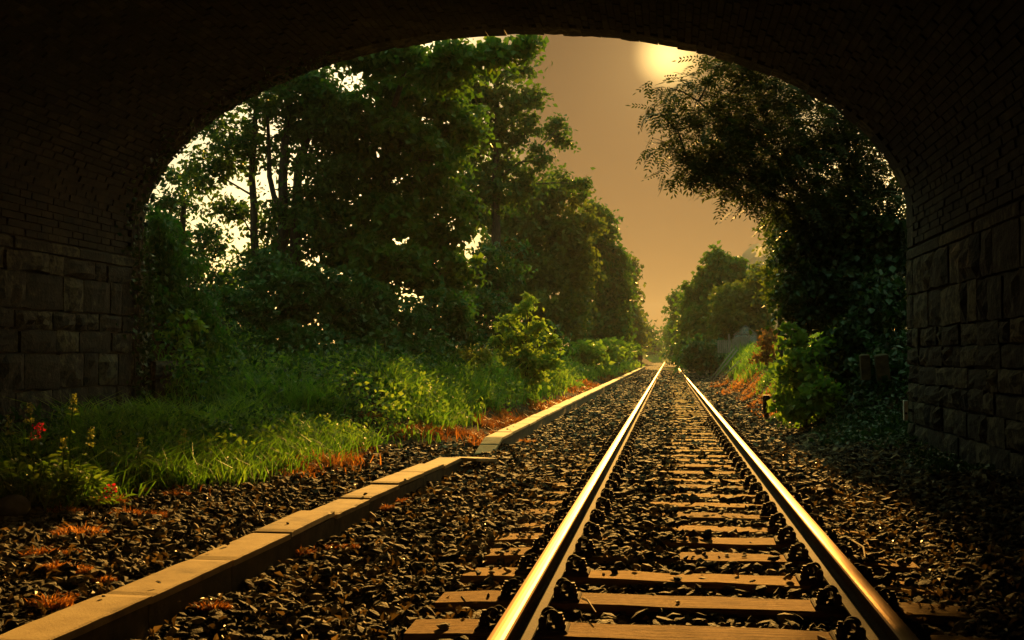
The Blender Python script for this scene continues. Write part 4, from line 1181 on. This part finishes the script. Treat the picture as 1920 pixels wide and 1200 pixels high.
grass_field('dry_grass', [
    (1600, 10.0, 11.6, lambda y: EL(y) + 0.12, lambda y: EL(y) - 0.3, 0.16, 0.012, 0.9, 0.55, 40),
    (1600, 12.0, 14.4, lambda y: EL(y) + 0.05, lambda y: EL(y) - 0.5, 0.15, 0.013, 0.9, 0.35, 50),
    (6000, 14.2, 20, lambda y: EL(y) + 0.15, lambda y: EL(y) - 0.9, 0.16, 0.015, 0.9, 0.35, 60),
    (6000, 20, 40, lambda y: EL(y) + 0.1, lambda y: EL(y) - 0.75, 0.18, 0.024, 0.9, 0.35, 60),
    (3000, 40, 110, lambda y: EL(y) + 0.05, lambda y: EL(y) - 0.5, 0.2, 0.055, 0.8, 0.4, 40),
    (7000, 22, 33, lambda y: 2.0 + 0 * y, lambda y: 2.75 + 0 * y, 0.10, 0.024, 1.0, 0.5, 70),
    (4000, 33, 48, lambda y: 1.95 + 0 * y, lambda y: 2.6 + 0 * y, 0.12, 0.036, 1.0, 0.5, 60),
    (700, 7.0, 8.8, lambda y: EL(y) - 0.0, lambda y: EL(y) - 0.4, 0.13, 0.011, 1.0, 0.55, 30),
], 'orange', 42)

# low leafy weeds mixed through the grass, and ivy over the dark ground by the right wall
def ground_leaves(name, jobs, seed):
    r = np.random.default_rng(seed)
    for nm, mat, patches in jobs:
        Vs, Fs, Ts, off = [], [], [], 0
        for (n, x0, x1, y0, y1, hgt, L, sp, per, left) in patches:
            cy_ = r.uniform(y0, y1, n); u = r.random(n)
            cx_ = (EL(cy_) + x0 + (x1 - x0) * u) if left else (x0 + (x1 - x0) * u)
            ok = ~((cy_ < 14.7) & ((cx_ < XWL + 0.15) | (cx_ > XWR - 0.12)))
            cx_, cy_ = cx_[ok], cy_[ok]
            n = len(cx_)
            hh = hgt * r.uniform(0.4, 1.3, n)
            k = n * per
            X = np.repeat(cx_, per) + r.normal(0, sp, k); Y = np.repeat(cy_, per) + r.normal(0, sp, k)
            Z = ground_h(X, Y) + 0.02 + np.repeat(hh, per) * r.random(k) ** 0.7
            tn = np.clip(np.repeat(r.normal(0.5, 0.2, n), per) + r.normal(0, 0.12, k), 0, 1)
            V, F_, T_ = leaf_arrays(r, np.stack([X, Y, Z], -1), tn, L * r.uniform(0.6, 1.3, k), 0.6, 0.1, up=1.3)
            Vs.append(V); Fs.append(F_ + off); Ts.append(T_); off += len(V)
        tag(link(nm, mesh(nm, np.concatenate(Vs), np.concatenate(Fs), M[mat], {'tone': np.concatenate(Ts)})), kind='stuff')
ground_leaves('x', [
    ('undergrowth', 'leaf_lit', [(130, -0.5, -2.6, 9, 14.6, 0.24, 0.07, 0.12, 26, True), (330, -0.7, -4.6, 14.6, 24, 0.45, 0.09, 0.16, 30, True), (260, -0.7, -4.2, 24, 48, 0.5, 0.15, 0.24, 26, True), (40, 2.2, 3.2, 20, 30, 0.3, 0.1, 0.2, 20, False)]),
    ('dark_undergrowth', 'leaf_dark', [(160, -1.0, -3.4, 8.5, 14.8, 0.26, 0.075, 0.14, 26, True), (240, -1.6, -5.0, 14.6, 24, 0.5, 0.1, 0.2, 30, True)]),
    ('ground_ivy', 'leaf_ivy', [(330, 2.25, 4.0, 14.4, 19.5, 0.10, 0.085, 0.16, 26, False), (60, 2.45, 2.9, 10.5, 14.4, 0.06, 0.06, 0.12, 16, False)]),
], 55)

# orange dry tufts scattered on the stones, each a thing
def tuft(px, py, size, label, k):
    r = np.random.default_rng(600 + k)
    p = atz(px, py, 0.0)
    p[2] = float(ground_h(p[0], p[1])) + 0.02
    n = 300
    hd = r.uniform(0, 6.283, n); rad = size * np.sqrt(r.random(n))
    ax_ = r.uniform(0.9, 1.5); X, Y = rad * np.cos(hd) * ax_, rad * np.sin(hd) * r.uniform(0.6, 1.0)
    tn_ = r.uniform(0.3, 0.68); h = size * r.uniform(0.55, 1.15) * r.uniform(0.2, 0.85, n) * (1.05 - 0.6 * rad / size)
    d = np.stack([np.cos(hd), np.sin(hd), np.zeros(n)], -1)
    fa = r.uniform(0, 6.283, n)
    sd_ = np.stack([np.cos(fa), np.sin(fa), np.zeros(n)], -1)
    b = np.stack([X, Y, np.zeros(n) - 0.01], -1)
    m_ = b + d * (h * 0.35)[:, None] + np.array([0, 0, 1]) * (h * 0.7)[:, None]
    t_ = b + d * (h * 1.0)[:, None] + np.array([0, 0, 1]) * (h * r.uniform(0.5, 1.0, n))[:, None] + r.normal(0, 0.1, (n, 3)) * size
    w_ = 0.0045
    V = np.stack([b - sd_ * w_, b + sd_ * w_, m_ + sd_ * w_ * 0.8, m_ - sd_ * w_ * 0.8, t_], 1).reshape(-1, 3)
    kk = np.arange(n) * 5
    F_ = np.concatenate([np.stack([kk, kk + 1, kk + 2], -1), np.stack([kk, kk + 2, kk + 3], -1), np.stack([kk + 3, kk + 2, kk + 4], -1)])
    o = link('dry_tuft', mesh('dry_tuft', V, F_, M['orange'], {'tone': np.repeat(np.clip(r.normal(tn_, 0.22, n), 0, 1), 5)}), None, p)
    tag(o, label, 'dry plant', 'dried orange tufts on the stones')
TUFTS = [
    (148, 1020, 0.12, 'largest dried orange tuft standing alone on the stones left of the trough'),
    (72, 1062, 0.08, 'dried orange tuft at the far left, below a bare patch of stones'),
    (134, 1060, 0.06, 'small dried orange tuft just right of the far left one'),
    (104, 1088, 0.065, 'flat dried orange tuft in the middle of the cluster by the trough'),
    (140, 1088, 0.06, 'dried orange tuft at the right of the cluster by the trough'),
    (95, 1138, 0.085, 'dried orange tuft lowest in the photo, left of the trough'),
    (121, 1122, 0.05, 'tiny dried orange tuft just above the lowest one left of the trough'),
    (190, 1096, 0.05, 'dried orange tuft touching the edge of a trough lid beside an upright twig'),
    (392, 1152, 0.075, 'dried orange tuft alone on the stones between trough and rail, nearest the bottom'),
    (532, 1050, 0.065, 'dried orange tuft close under the trough side, tallest of the four in a row'),
    (566, 1048, 0.055, 'dried orange tuft second in the row of four along the trough'),
    (610, 1038, 0.06, 'dried orange tuft third in the row of four along the trough'),
    (656, 1036, 0.05, 'dried orange tuft last in the row of four, farthest from the trough'),
    (726, 968, 0.06, 'dried orange tuft alone on the stones, halfway to the gap in the trough'),
    (718, 947, 0.05, 'small dried orange tuft beside the trough, left of a pair'),
    (752, 952, 0.06, 'dried orange tuft pair in the open stones beside the trough'),
    (755, 923, 0.06, 'dried orange tuft tight against the trough side'),
    (778, 926, 0.06, 'dried orange tuft just right of the one tight against the trough'),
    (985, 828, 0.11, 'wide dried orange tuft right of the trough just past the gap'),
    (122, 982, 0.09, 'dried orange tuft below the flowering plant leaves'),
    (198, 965, 0.13, 'bright dried orange tuft under the low red flower'),
    (245, 980, 0.10, 'dried orange tuft right of the bright one under the low red flower'),
    (298, 982, 0.08, 'dried orange tuft out on the stones, farthest right of those below the grass'),
    (268, 940, 0.07, 'small dried orange tuft at the grass edge above the stones'),
    (330, 945, 0.08, 'dried yellowish tuft straggling on the stones at the grass edge'),
    (600, 848, 0.22, 'big glowing orange clump at the end of the near grass strip'),
    (690, 828, 0.14, 'orange mossy hummock left of the dark round one'),
    (762, 832, 0.18, 'dark-sided round orange hummock nearest the gap in the trough'),
]
for k, (px, py, s, lab) in enumerate(TUFTS):
    tuft(px, py, s * 1.15, lab, k)

# ------------------------------------------------------------------ flowering plants at the left
def broad_leaf(r, p, d, l, wd, nrm):
    """six-point leaf with a fold"""
    sd_ = unit(np.cross(d, nrm)); nrm = np.cross(sd_, d)
    pts = [p, p + d * l * 0.3 + sd_ * wd * 0.5 + nrm * 0.08 * l, p + d * l * 0.7 + sd_ * wd * 0.36 + nrm * 0.04 * l, p + d * l - nrm * 0.12 * l, p + d * l * 0.7 - sd_ * wd * 0.36 + nrm * 0.04 * l, p + d * l * 0.3 - sd_ * wd * 0.5 + nrm * 0.08 * l, p + d * l * 0.5 - nrm * 0.02 * l]
    f = [(0, 1, 6), (1, 2, 6), (2, 3, 6), (3, 4, 6), (4, 5, 6), (5, 0, 6)]
    return pts, f
def flower_plant(name, label, cat, base, stems, leaves_n, spread, hmax, seed, petal_at=(), lsz=(0.05, 0.11), group=None):
    """stems: list of tip points; petal_at: which stems carry red heads, the others pale green buds"""
    r = np.random.default_rng(seed)
    base = np.asarray(base, float)
    root = empty(name, base); tag(root, label, cat, group)
    sm, lv, lf, lt, n0 = MB(), [], [], [], 0
    def put_leaf(p, d, l, wd, tone):
        nonlocal n0
        nrm = np.array([0, 0, 1.0]) + r.normal(0, 0.35, 3)
        pts, f = broad_leaf(r, p, unit(d), l, wd, nrm)
        lv.extend(pts); lf.extend([tuple(i + n0 for i in q) for q in f]); lt.extend([tone] * len(pts)); n0 += len(pts)
    for i, tip in enumerate(stems):
        tip = np.asarray(tip, float) - base
        foot = np.array([tip[0] * 0.55 + r.normal(0, 0.03), tip[1] * 0.4 + r.normal(0, 0.03), 0.0])
        mid = foot * 0.45 + tip * 0.55 + r.normal(0, 0.015, 3)
        sm.tube([foot, mid, tip], [0.008, 0.006, 0.004], 5)
        L_ = np.linalg.norm(tip - foot)
        z_ = 0.2
        while z_ < 0.9:
            q = foot + (tip - foot) * z_
            a = r.uniform(0, 6.28)
            for s in (0, math.pi):
                put_leaf(q, np.array([math.cos(a + s), math.sin(a + s), 0.35]), r.uniform(0.06, 0.1) * (1.15 - 0.65 * z_), 0.04 * (1.2 - 0.7 * z_), np.clip(r.normal(0.6, 0.2), 0, 1))
            z_ += 0.16
        # head
        red = i in petal_at
        nh = 46 if red else 40
        c = tip + (np.array([0, 0, 0.0]))
        hv = np.clip(r.normal(0, 1, (nh, 3)), -1.3, 1.3) * (np.array([0.028, 0.028, 0.022]) if red else np.array([0.016, 0.016, 0.03]))
        if not red:
            hv[: nh // 3] = np.clip(r.normal(0, 1, (nh // 3, 3)), -1.2, 1.2) * np.array([0.024, 0.024, 0.01]) - np.array([0, 0, 0.085])
        else:
            hv[: nh // 4] += np.array([-0.03, 0, -0.06])
        nm_ = 'flower_head' if red else 'bud_head'
        cut = (nh // 4) if red else (nh // 3)
        for lo_, hi_ in ((0, cut), (cut, nh)):
            V, F_, T_ = leaf_arrays(r, c + hv[lo_:hi_], np.clip(r.normal(0.5, 0.25, hi_ - lo_), 0, 1), 0.026 if red else 0.024, 0.8, 0, up=0.6)
            link(nm_, mesh(nm_, V, F_, M['petal' if red else 'bud'], {'tone': T_}), root)
    for _ in range(leaves_n):
        a = r.uniform(0, 6.28); rad = spread * math.sqrt(r.random())
        zz = hmax * r.random() ** 0.8 * (1 - 0.4 * rad / spread)
        q = np.array([rad * math.cos(a), 0.75 * rad * math.sin(a), zz])
        put_leaf(q, np.array([math.cos(a), math.sin(a), r.normal(0.1, 0.4)]), r.uniform(*lsz), r.uniform(*lsz) * 0.55, np.clip(r.normal(0.5, 0.22), 0, 1))
    for _ in range(leaves_n // 12):
        a = r.uniform(0, 6.28); rad = spread * r.random()
        sm.tube([(rad * 0.4 * math.cos(a), rad * 0.4 * math.sin(a), 0), (rad * math.cos(a), 0.75 * rad * math.sin(a), hmax * 0.8)], [0.006, 0.003], 4)
    sm.build('stem', M['leaf_lit'], root)
    link('leaves', mesh('leaves', np.array(lv), np.array(lf), M['leaf_lit'], {'tone': np.array(lt)}, smooth=True), root)
    return root
YV = 7.7
def gp(px, Y):
    p = at(px, 900, Y); return np.array([p[0], p[1], float(ground_h(p[0], p[1]))])
flower_plant('valerian', 'leafy plant with a red flower head and pale bud spikes by the left wall', 'plant', gp(62, YV), [at(16, 790, YV), at(56, 766, YV), at(73, 802, YV - 0.1)], 420, 0.34, 0.40, 1, petal_at=(2,), group='valerian plants by the wall')
flower_plant('valerian', 'leafy plant with the tallest pale bud spike, right of the red flower', 'plant', gp(135, YV + 0.1), [at(138, 747, YV + 0.1), at(120, 830, YV), at(172, 812, YV + 0.4)], 300, 0.26, 0.36, 2, group='valerian plants by the wall')
flower_plant('valerian', 'small low plant with a single red flower above the orange tufts', 'plant', gp(205, YV + 0.2), [at(208, 916, YV + 0.15)], 24, 0.12, 0.10, 3, petal_at=(0,), group='valerian plants by the wall')
flower_plant('weed', 'tall weed with a few large yellow-green leaves rising from the grass', 'plant', gp(342, 10.0), [at(345, 812, 10.0), at(338, 835, 10.0)], 10, 0.12, 0.3, 4, lsz=(0.1, 0.15))
flower_plant('weed', 'dim broad leaved weed between the flowering plants and the tall weed', 'plant', gp(250, 9.2), [at(222, 815, 9.4), at(262, 830, 9.2)], 60, 0.25, 0.34, 5, lsz=(0.06, 0.12))
tree('creeper', 'pale yellow-leaved creeper glowing on the ivy beside the wall end', 'creeper', [Lobe(335, 645, 15.6, 38, 26, dens=0.6), Lobe(350, 605, 15.8, 30, 20, dens=0.5)], 'leaf_lit', L=0.12, s=0.14, per=14, seed=45, tone=0.75, asp=0.8, crown='leaves', base=np.array([-6.75, 15.7, 0.3]))

# ------------------------------------------------------------------ small things
def boulder(name, loc, size, mat, label, cat, seed):
    r = np.random.default_rng(seed)
    n, m = 12, 7
    V = [(0, 0, 1)]
    for i in range(1, m):
        a = math.pi * i / m
        for k in range(n):
            b = 2 * math.pi * k / n
            V.append((math.sin(a) * math.cos(b), math.sin(a) * math.sin(b), math.cos(a)))
    V.append((0, 0, -1))
    V = np.array(V) * (1 + r.normal(0, 0.07, (len(V), 1))) * np.array(size)
    f = [(0, 1 + k, 1 + (k + 1) % n) for k in range(n)]
    for i in range(m - 2):
        for k in range(n):
            f.append((1 + i * n + k, 1 + (i + 1) * n + k, 1 + (i + 1) * n + (k + 1) % n, 1 + i * n + (k + 1) % n))
    e = len(V) - 1
    f += [(e, 1 + (m - 2) * n + (k + 1) % n, 1 + (m - 2) * n + k) for k in range(n)]
    o = link(name, mesh(name, V, f, mat, smooth=True), None, loc)
    tag(o, label, cat)
p = gp(26, 7.35)
boulder('grey_stone', p + [0, 0, 0.05], (0.12, 0.1, 0.08), M['greystone'], 'smooth grey stone half hidden under the flowering plant at the left', 'stone', 1)

def post(name, base, h, wd, mat, label, cat, extra=None, tilt=0.0):
    o = empty(name, base); tag(o, label, cat)
    o.rotation_euler = (0, tilt, 0)
    m = MB().chamfer_box((0, 0, h / 2), (wd, wd, h), wd * 0.12)
    m.build('post', mat, o)
    if extra: extra(o)
    return o
q = atz(1437, 775, 0.12); q[2] = float(ground_h(q[0], q[1]))
def cap1(o):
    MB().chamfer_box((0, 0, 0.29), (0.125, 0.125, 0.33), 0.02).box((0, 0, 0.462), (0.145, 0.14, 0.02)).build('box', M['iron'], o)
post('marker_post', q, 0.46, 0.085, M['iron'], 'short dark box-topped post at the foot of the right bank', 'post', cap1)
MB().chamfer_box((0, 0, 0), (0.13, 0.2, 0.04), 0.012)
o = MB().chamfer_box((0, 0, 0), (0.14, 0.2, 0.05), 0.012).build('pale_slab', M['white_paint'], None, q + np.array([0.16, -0.1, 0.04]))
tag(o, 'small pale flat slab lying beside the short dark post', 'slab')
q = atz(1202, 690.5, 0.1); q[1] = 100.0; q[0] = at(1202, 690, 100)[0]; q[2] = float(ground_h(q[0], q[1]))
def sig(o):
    MB().chamfer_box((-0.06, 0, 1.12), (0.40, 0.22, 0.38), 0.03).box((-0.06, -0.13, 1.30), (0.44, 0.1, 0.03)).build('signal_box', M['iron'], o)
post('signal_post', q, 1.0, 0.12, M['iron'], 'distant dark post with a square head beside the far trough', 'post', sig)
q = gp(1161, 84)
o = empty('marker_stone', q); tag(o, 'tiny white-topped marker stone in the far grass left of the trough', 'marker')
MB().chamfer_box((0, 0, 0.14), (0.16, 0.16, 0.28), 0.02).build('stone', M['rust'], o)
MB().chamfer_box((0, 0, 0.33), (0.2, 0.2, 0.1), 0.03).build('cap', M['white_paint'], o)
# white marker plate on the right wall
o = empty('wall_marker', (XWR - 0.09, 14.25, 0.53)); tag(o, 'narrow white marker strip with a dark hole on the right bridge wall', 'marker')
m = MB()
m.chamfer_box((0, 0, 0), (0.05, 0.05, 0.245), 0.006)
m.build('plate', M['white_paint'], o)
mh = MB(); mh.tube([(-0.0, -0.0255, -0.035), (0, -0.029, -0.035)], 0.014, 10); mh.build('hole', M['iron'], o)
m = MB().box((0.045, 0, 0.0), (0.05, 0.03, 0.03)); m.build('bracket', M['iron'], o)
# two pale concrete slabs standing on the right bank
for k, (px, lab) in enumerate(((1622, 'dim narrow concrete slab standing on the dark right bank, left of the pair'), (1654, 'dim wider concrete slab leaning on the dark right bank, right of the pair'))):
    c = at(px, 688, 16.4)
    o = MB().chamfer_box((0, 0, 0), (0.13 + 0.05 * k, 0.08, 0.36), 0.015).build('concrete_slab', M['trough'], None, c)
    o.rotation_euler = (0.1, -0.08 - 0.05 * k, 0.1)
    tag(o, lab, 'slab', 'pale slabs standing on the right bank')
# leaning poles on the right bank
for k, (x0, y0, x1, y1, lab) in enumerate(((1333, 711, 1377, 654, 'leaning pole farthest left of the three on the right bank'), (1337, 714, 1383, 656, 'leaning pole in the middle of the three on the right bank'), (1348, 715, 1386, 677, 'shortest leaning pole nearest the orange bank'))):
    a, b = at(x0, y0, 46 - k), at(x1, y1, 46.5 - k)
    m = MB().tube([a - a, (b - a) * 0.5, b - a], [0.032, 0.03, 0.028], 8)
    o = m.build('leaning_pole', M['grey_timber'], None, a, smooth=True)
    tag(o, lab, 'pole', 'leaning poles on the right bank')
# garden fence: boards, posts
fb = at(1390, 668, 54)
o = empty('slatted_fence', fb); tag(o, 'small grey slatted fence panel on the bank in front of the greenhouse', 'fence')
for k in range(9):
    MB().chamfer_box((0, 0, 0), (0.07, 0.02, 0.9), 0.004).build('slat', M['grey_timber'], o, (-0.32 + 0.082 * k, 0, 0.47))
for z_ in (0.15, 0.8):
    MB().box((0, 0, 0), (0.8, 0.03, 0.05)).build('rail', M['grey_timber'], o, (0, 0.028, z_))
for k, (px, py, h, lab) in enumerate(((1367, 660, 0.85, 'pale fence post left of the slatted panel'), (1374, 664, 0.72, 'thin pale post against the left edge of the slatted panel'))):
    c = at(px, py, 54)
    o = MB().chamfer_box((0, 0, h / 2), (0.09, 0.09, h), 0.02).build('fence_post', M['grey_timber'], None, c)
    tag(o, lab, 'post', 'fence posts on the right bank')
c = at(1360, 662, 58)
o = empty('wire_fence', c); tag(o, 'faint old board fence in shade left of the pale posts', 'fence')
for k in range(7):
    MB().box((0, 0, 0.33), (0.08, 0.02, 0.66)).build('board', M['grey_timber'], o, (-0.35 + 0.1 * k, 0, 0))
MB().box((0, 0.03, 0.5), (0.8, 0.03, 0.05)).build('rail', M['grey_timber'], o)
# greenhouse
gb = at(1398, 652, 64); gb[2] -= 0.25
o = empty('greenhouse', gb); tag(o, 'small glass greenhouse with a pointed gable on the right bank', 'greenhouse')
W2, HE, HR_, LG = 0.62, 1.0, 1.5, 2.4
m = MB()
def bar(a, b): m.tube([np.array(a, float), np.array(b, float)], 0.028, 4)
for y_ in (0, LG / 2, LG):
    bar((-W2, y_, 0), (-W2, y_, HE)); bar((W2, y_, 0), (W2, y_, HE)); bar((-W2, y_, HE), (0, y_, HR_)); bar((W2, y_, HE), (0, y_, HR_))
for x_, z_ in ((-W2, HE), (W2, HE), (0, HR_), (-W2, 0.02), (W2, 0.02)): bar((x_, 0, z_), (x_, LG, z_))
bar((-W2, 0, HE), (W2, 0, HE)); bar((-0.2, 0, 0), (-0.2, 0, 1.33)); bar((0.2, 0, 0), (0.2, 0, 1.33))
m.build('frame', M['grey_timber'], o)
def pane(vs):
    v = np.array(vs, float); nrm_ = unit(np.cross(v[1] - v[0], v[2] - v[0])) * 0.004
    k = len(v)
    link('pane', mesh('pane', np.concatenate([v, v + nrm_]), [tuple(range(k))[::-1], tuple(range(k, 2 * k))] + [(i, (i + 1) % k, k + (i + 1) % k, k + i) for i in range(k)], M['glass']), o)
e_ = 0.035
for y_ in (0, LG / 2):
    for s in (-1, 1):
        pane([(s * W2, y_ + e_, 0.06), (s * W2, y_ + LG / 2 - e_, 0.06), (s * W2, y_ + LG / 2 - e_, HE - e_), (s * W2, y_ + e_, HE - e_)])
        pane([(s * (W2 - e_), y_ + e_, HE + 0.02), (s * (W2 - e_), y_ + LG / 2 - e_, HE + 0.02), (s * e_, y_ + LG / 2 - e_, HR_ - 0.03), (s * e_, y_ + e_, HR_ - 0.03)])
for x0, x1 in ((-W2 + e_, -0.23), (-0.17, 0.17), (0.23, W2 - e_)):
    pane([(x0, 0, 0.06), (x1, 0, 0.06), (x1, 0, HE - e_), (x0, 0, HE - e_)])
pane([(-W2 + 0.09, 0, HE + e_), (W2 - 0.09, 0, HE + e_), (0, 0, HR_ - 0.06)])

# litter of dead leaves over the stones
def litter():
    r = np.random.default_rng(66)
    n = 5200
    X = np.concatenate([r.uniform(1.0, 2.85, n // 2), r.uniform(-4.4, -0.8, n - n // 2)])
    Y = 3.8 + 12 * r.random(n) ** 1.5
    ok = (X > edge_left(Y) - 0.2) & ~((Y < 11.25) & (abs(X - near_x(Y)) < 0.13)) & ~((Y > 13.2) & (abs(X - far_x(Y)) < 0.14))
    X, Y = X[ok], Y[ok]
    Z = ground_h(X, Y) + 0.03 + 0.015 * r.random(len(X))
    V, F_, T_ = leaf_arrays(r, np.stack([X, Y, Z], -1), np.clip(r.normal(0.5, 0.25, len(X)), 0, 1), 0.05 * r.uniform(0.5, 1.3, len(X)), 0.5, 0.0, up=2.2, fold=0.2)
    tag(link('dead_leaves', mesh('dead_leaves', V, F_, M['litter'], {'tone': T_})), kind='stuff')
litter()
TW = [((1598, 1010), (1622, 1045), 'thin forked dry twig lying against the outside of the right rail', 'twig'), ((1628, 945), (1652, 950), 'short dry twig on the sunlit stones right of the right rail', 'twig'),
      ((200, 1106), (212, 1068), 'upright dry stalk leaning by the trough edge at lower left', 'twig'), ((305, 1145), (338, 1127), 'curved dry stalk on the stones just right of the trough', 'twig'),
      ((1092, 1118), (1117, 1148), 'pale dry stick lying across the second sleeper inside the left rail', 'twig'), ((1675, 1165), (1672, 1150), 'tiny curved stalk by the end of a sleeper right of the track', 'twig'),
      ((1880, 985), (1893, 958), 'pale bent stalk on the dark ground near the right wall', 'twig')]
rt_ = np.random.default_rng(3)
for (a, b, lab, cat) in TW:
    A, Bq = atz(*a, 0.05), atz(*b, 0.05)
    if 'upright' in lab or 'bent' in lab or 'curved' in lab:
        Bq = at(b[0], b[1], A[1] + 0.03)
    A[2] = max(float(ground_h(A[0], A[1])) + 0.02, A[2] - 0.01)
    md = (A + Bq) / 2 + np.array([rt_.normal(0, 0.012), rt_.normal(0, 0.012), 0.014])
    m = MB().tube([A - A, md - A, Bq - A], [0.006, 0.005, 0.003], 5)
    if 'forked' in lab:
        m.tube([md - A, md - A + np.array([0.07, 0.02, 0.02])], [0.004, 0.002], 4)
    tag(m.build('twig', M['twig'], None, A), lab, cat, 'dry stalks and twigs')

# ------------------------------------------------------------------ haze
HAZE = 0.0003
if HAZE > 0:
    m, t, o_ = new_mat('haze')
    v = nd(t, 'ShaderNodeVolumePrincipled')
    v.inputs['Color'].default_value = (0.95, 0.9, 0.8, 1)
    v.inputs['Density'].default_value = HAZE
    v.inputs['Anisotropy'].default_value = 0.15
    t.links.new(v.outputs[0], o_.inputs['Volume'])
    hb = MB().box((0, 500, 27), (1810, 1410, 58)).build('haze', m)
    hb.location = (0, 0, 0)
    tag(hb, kind='stuff')
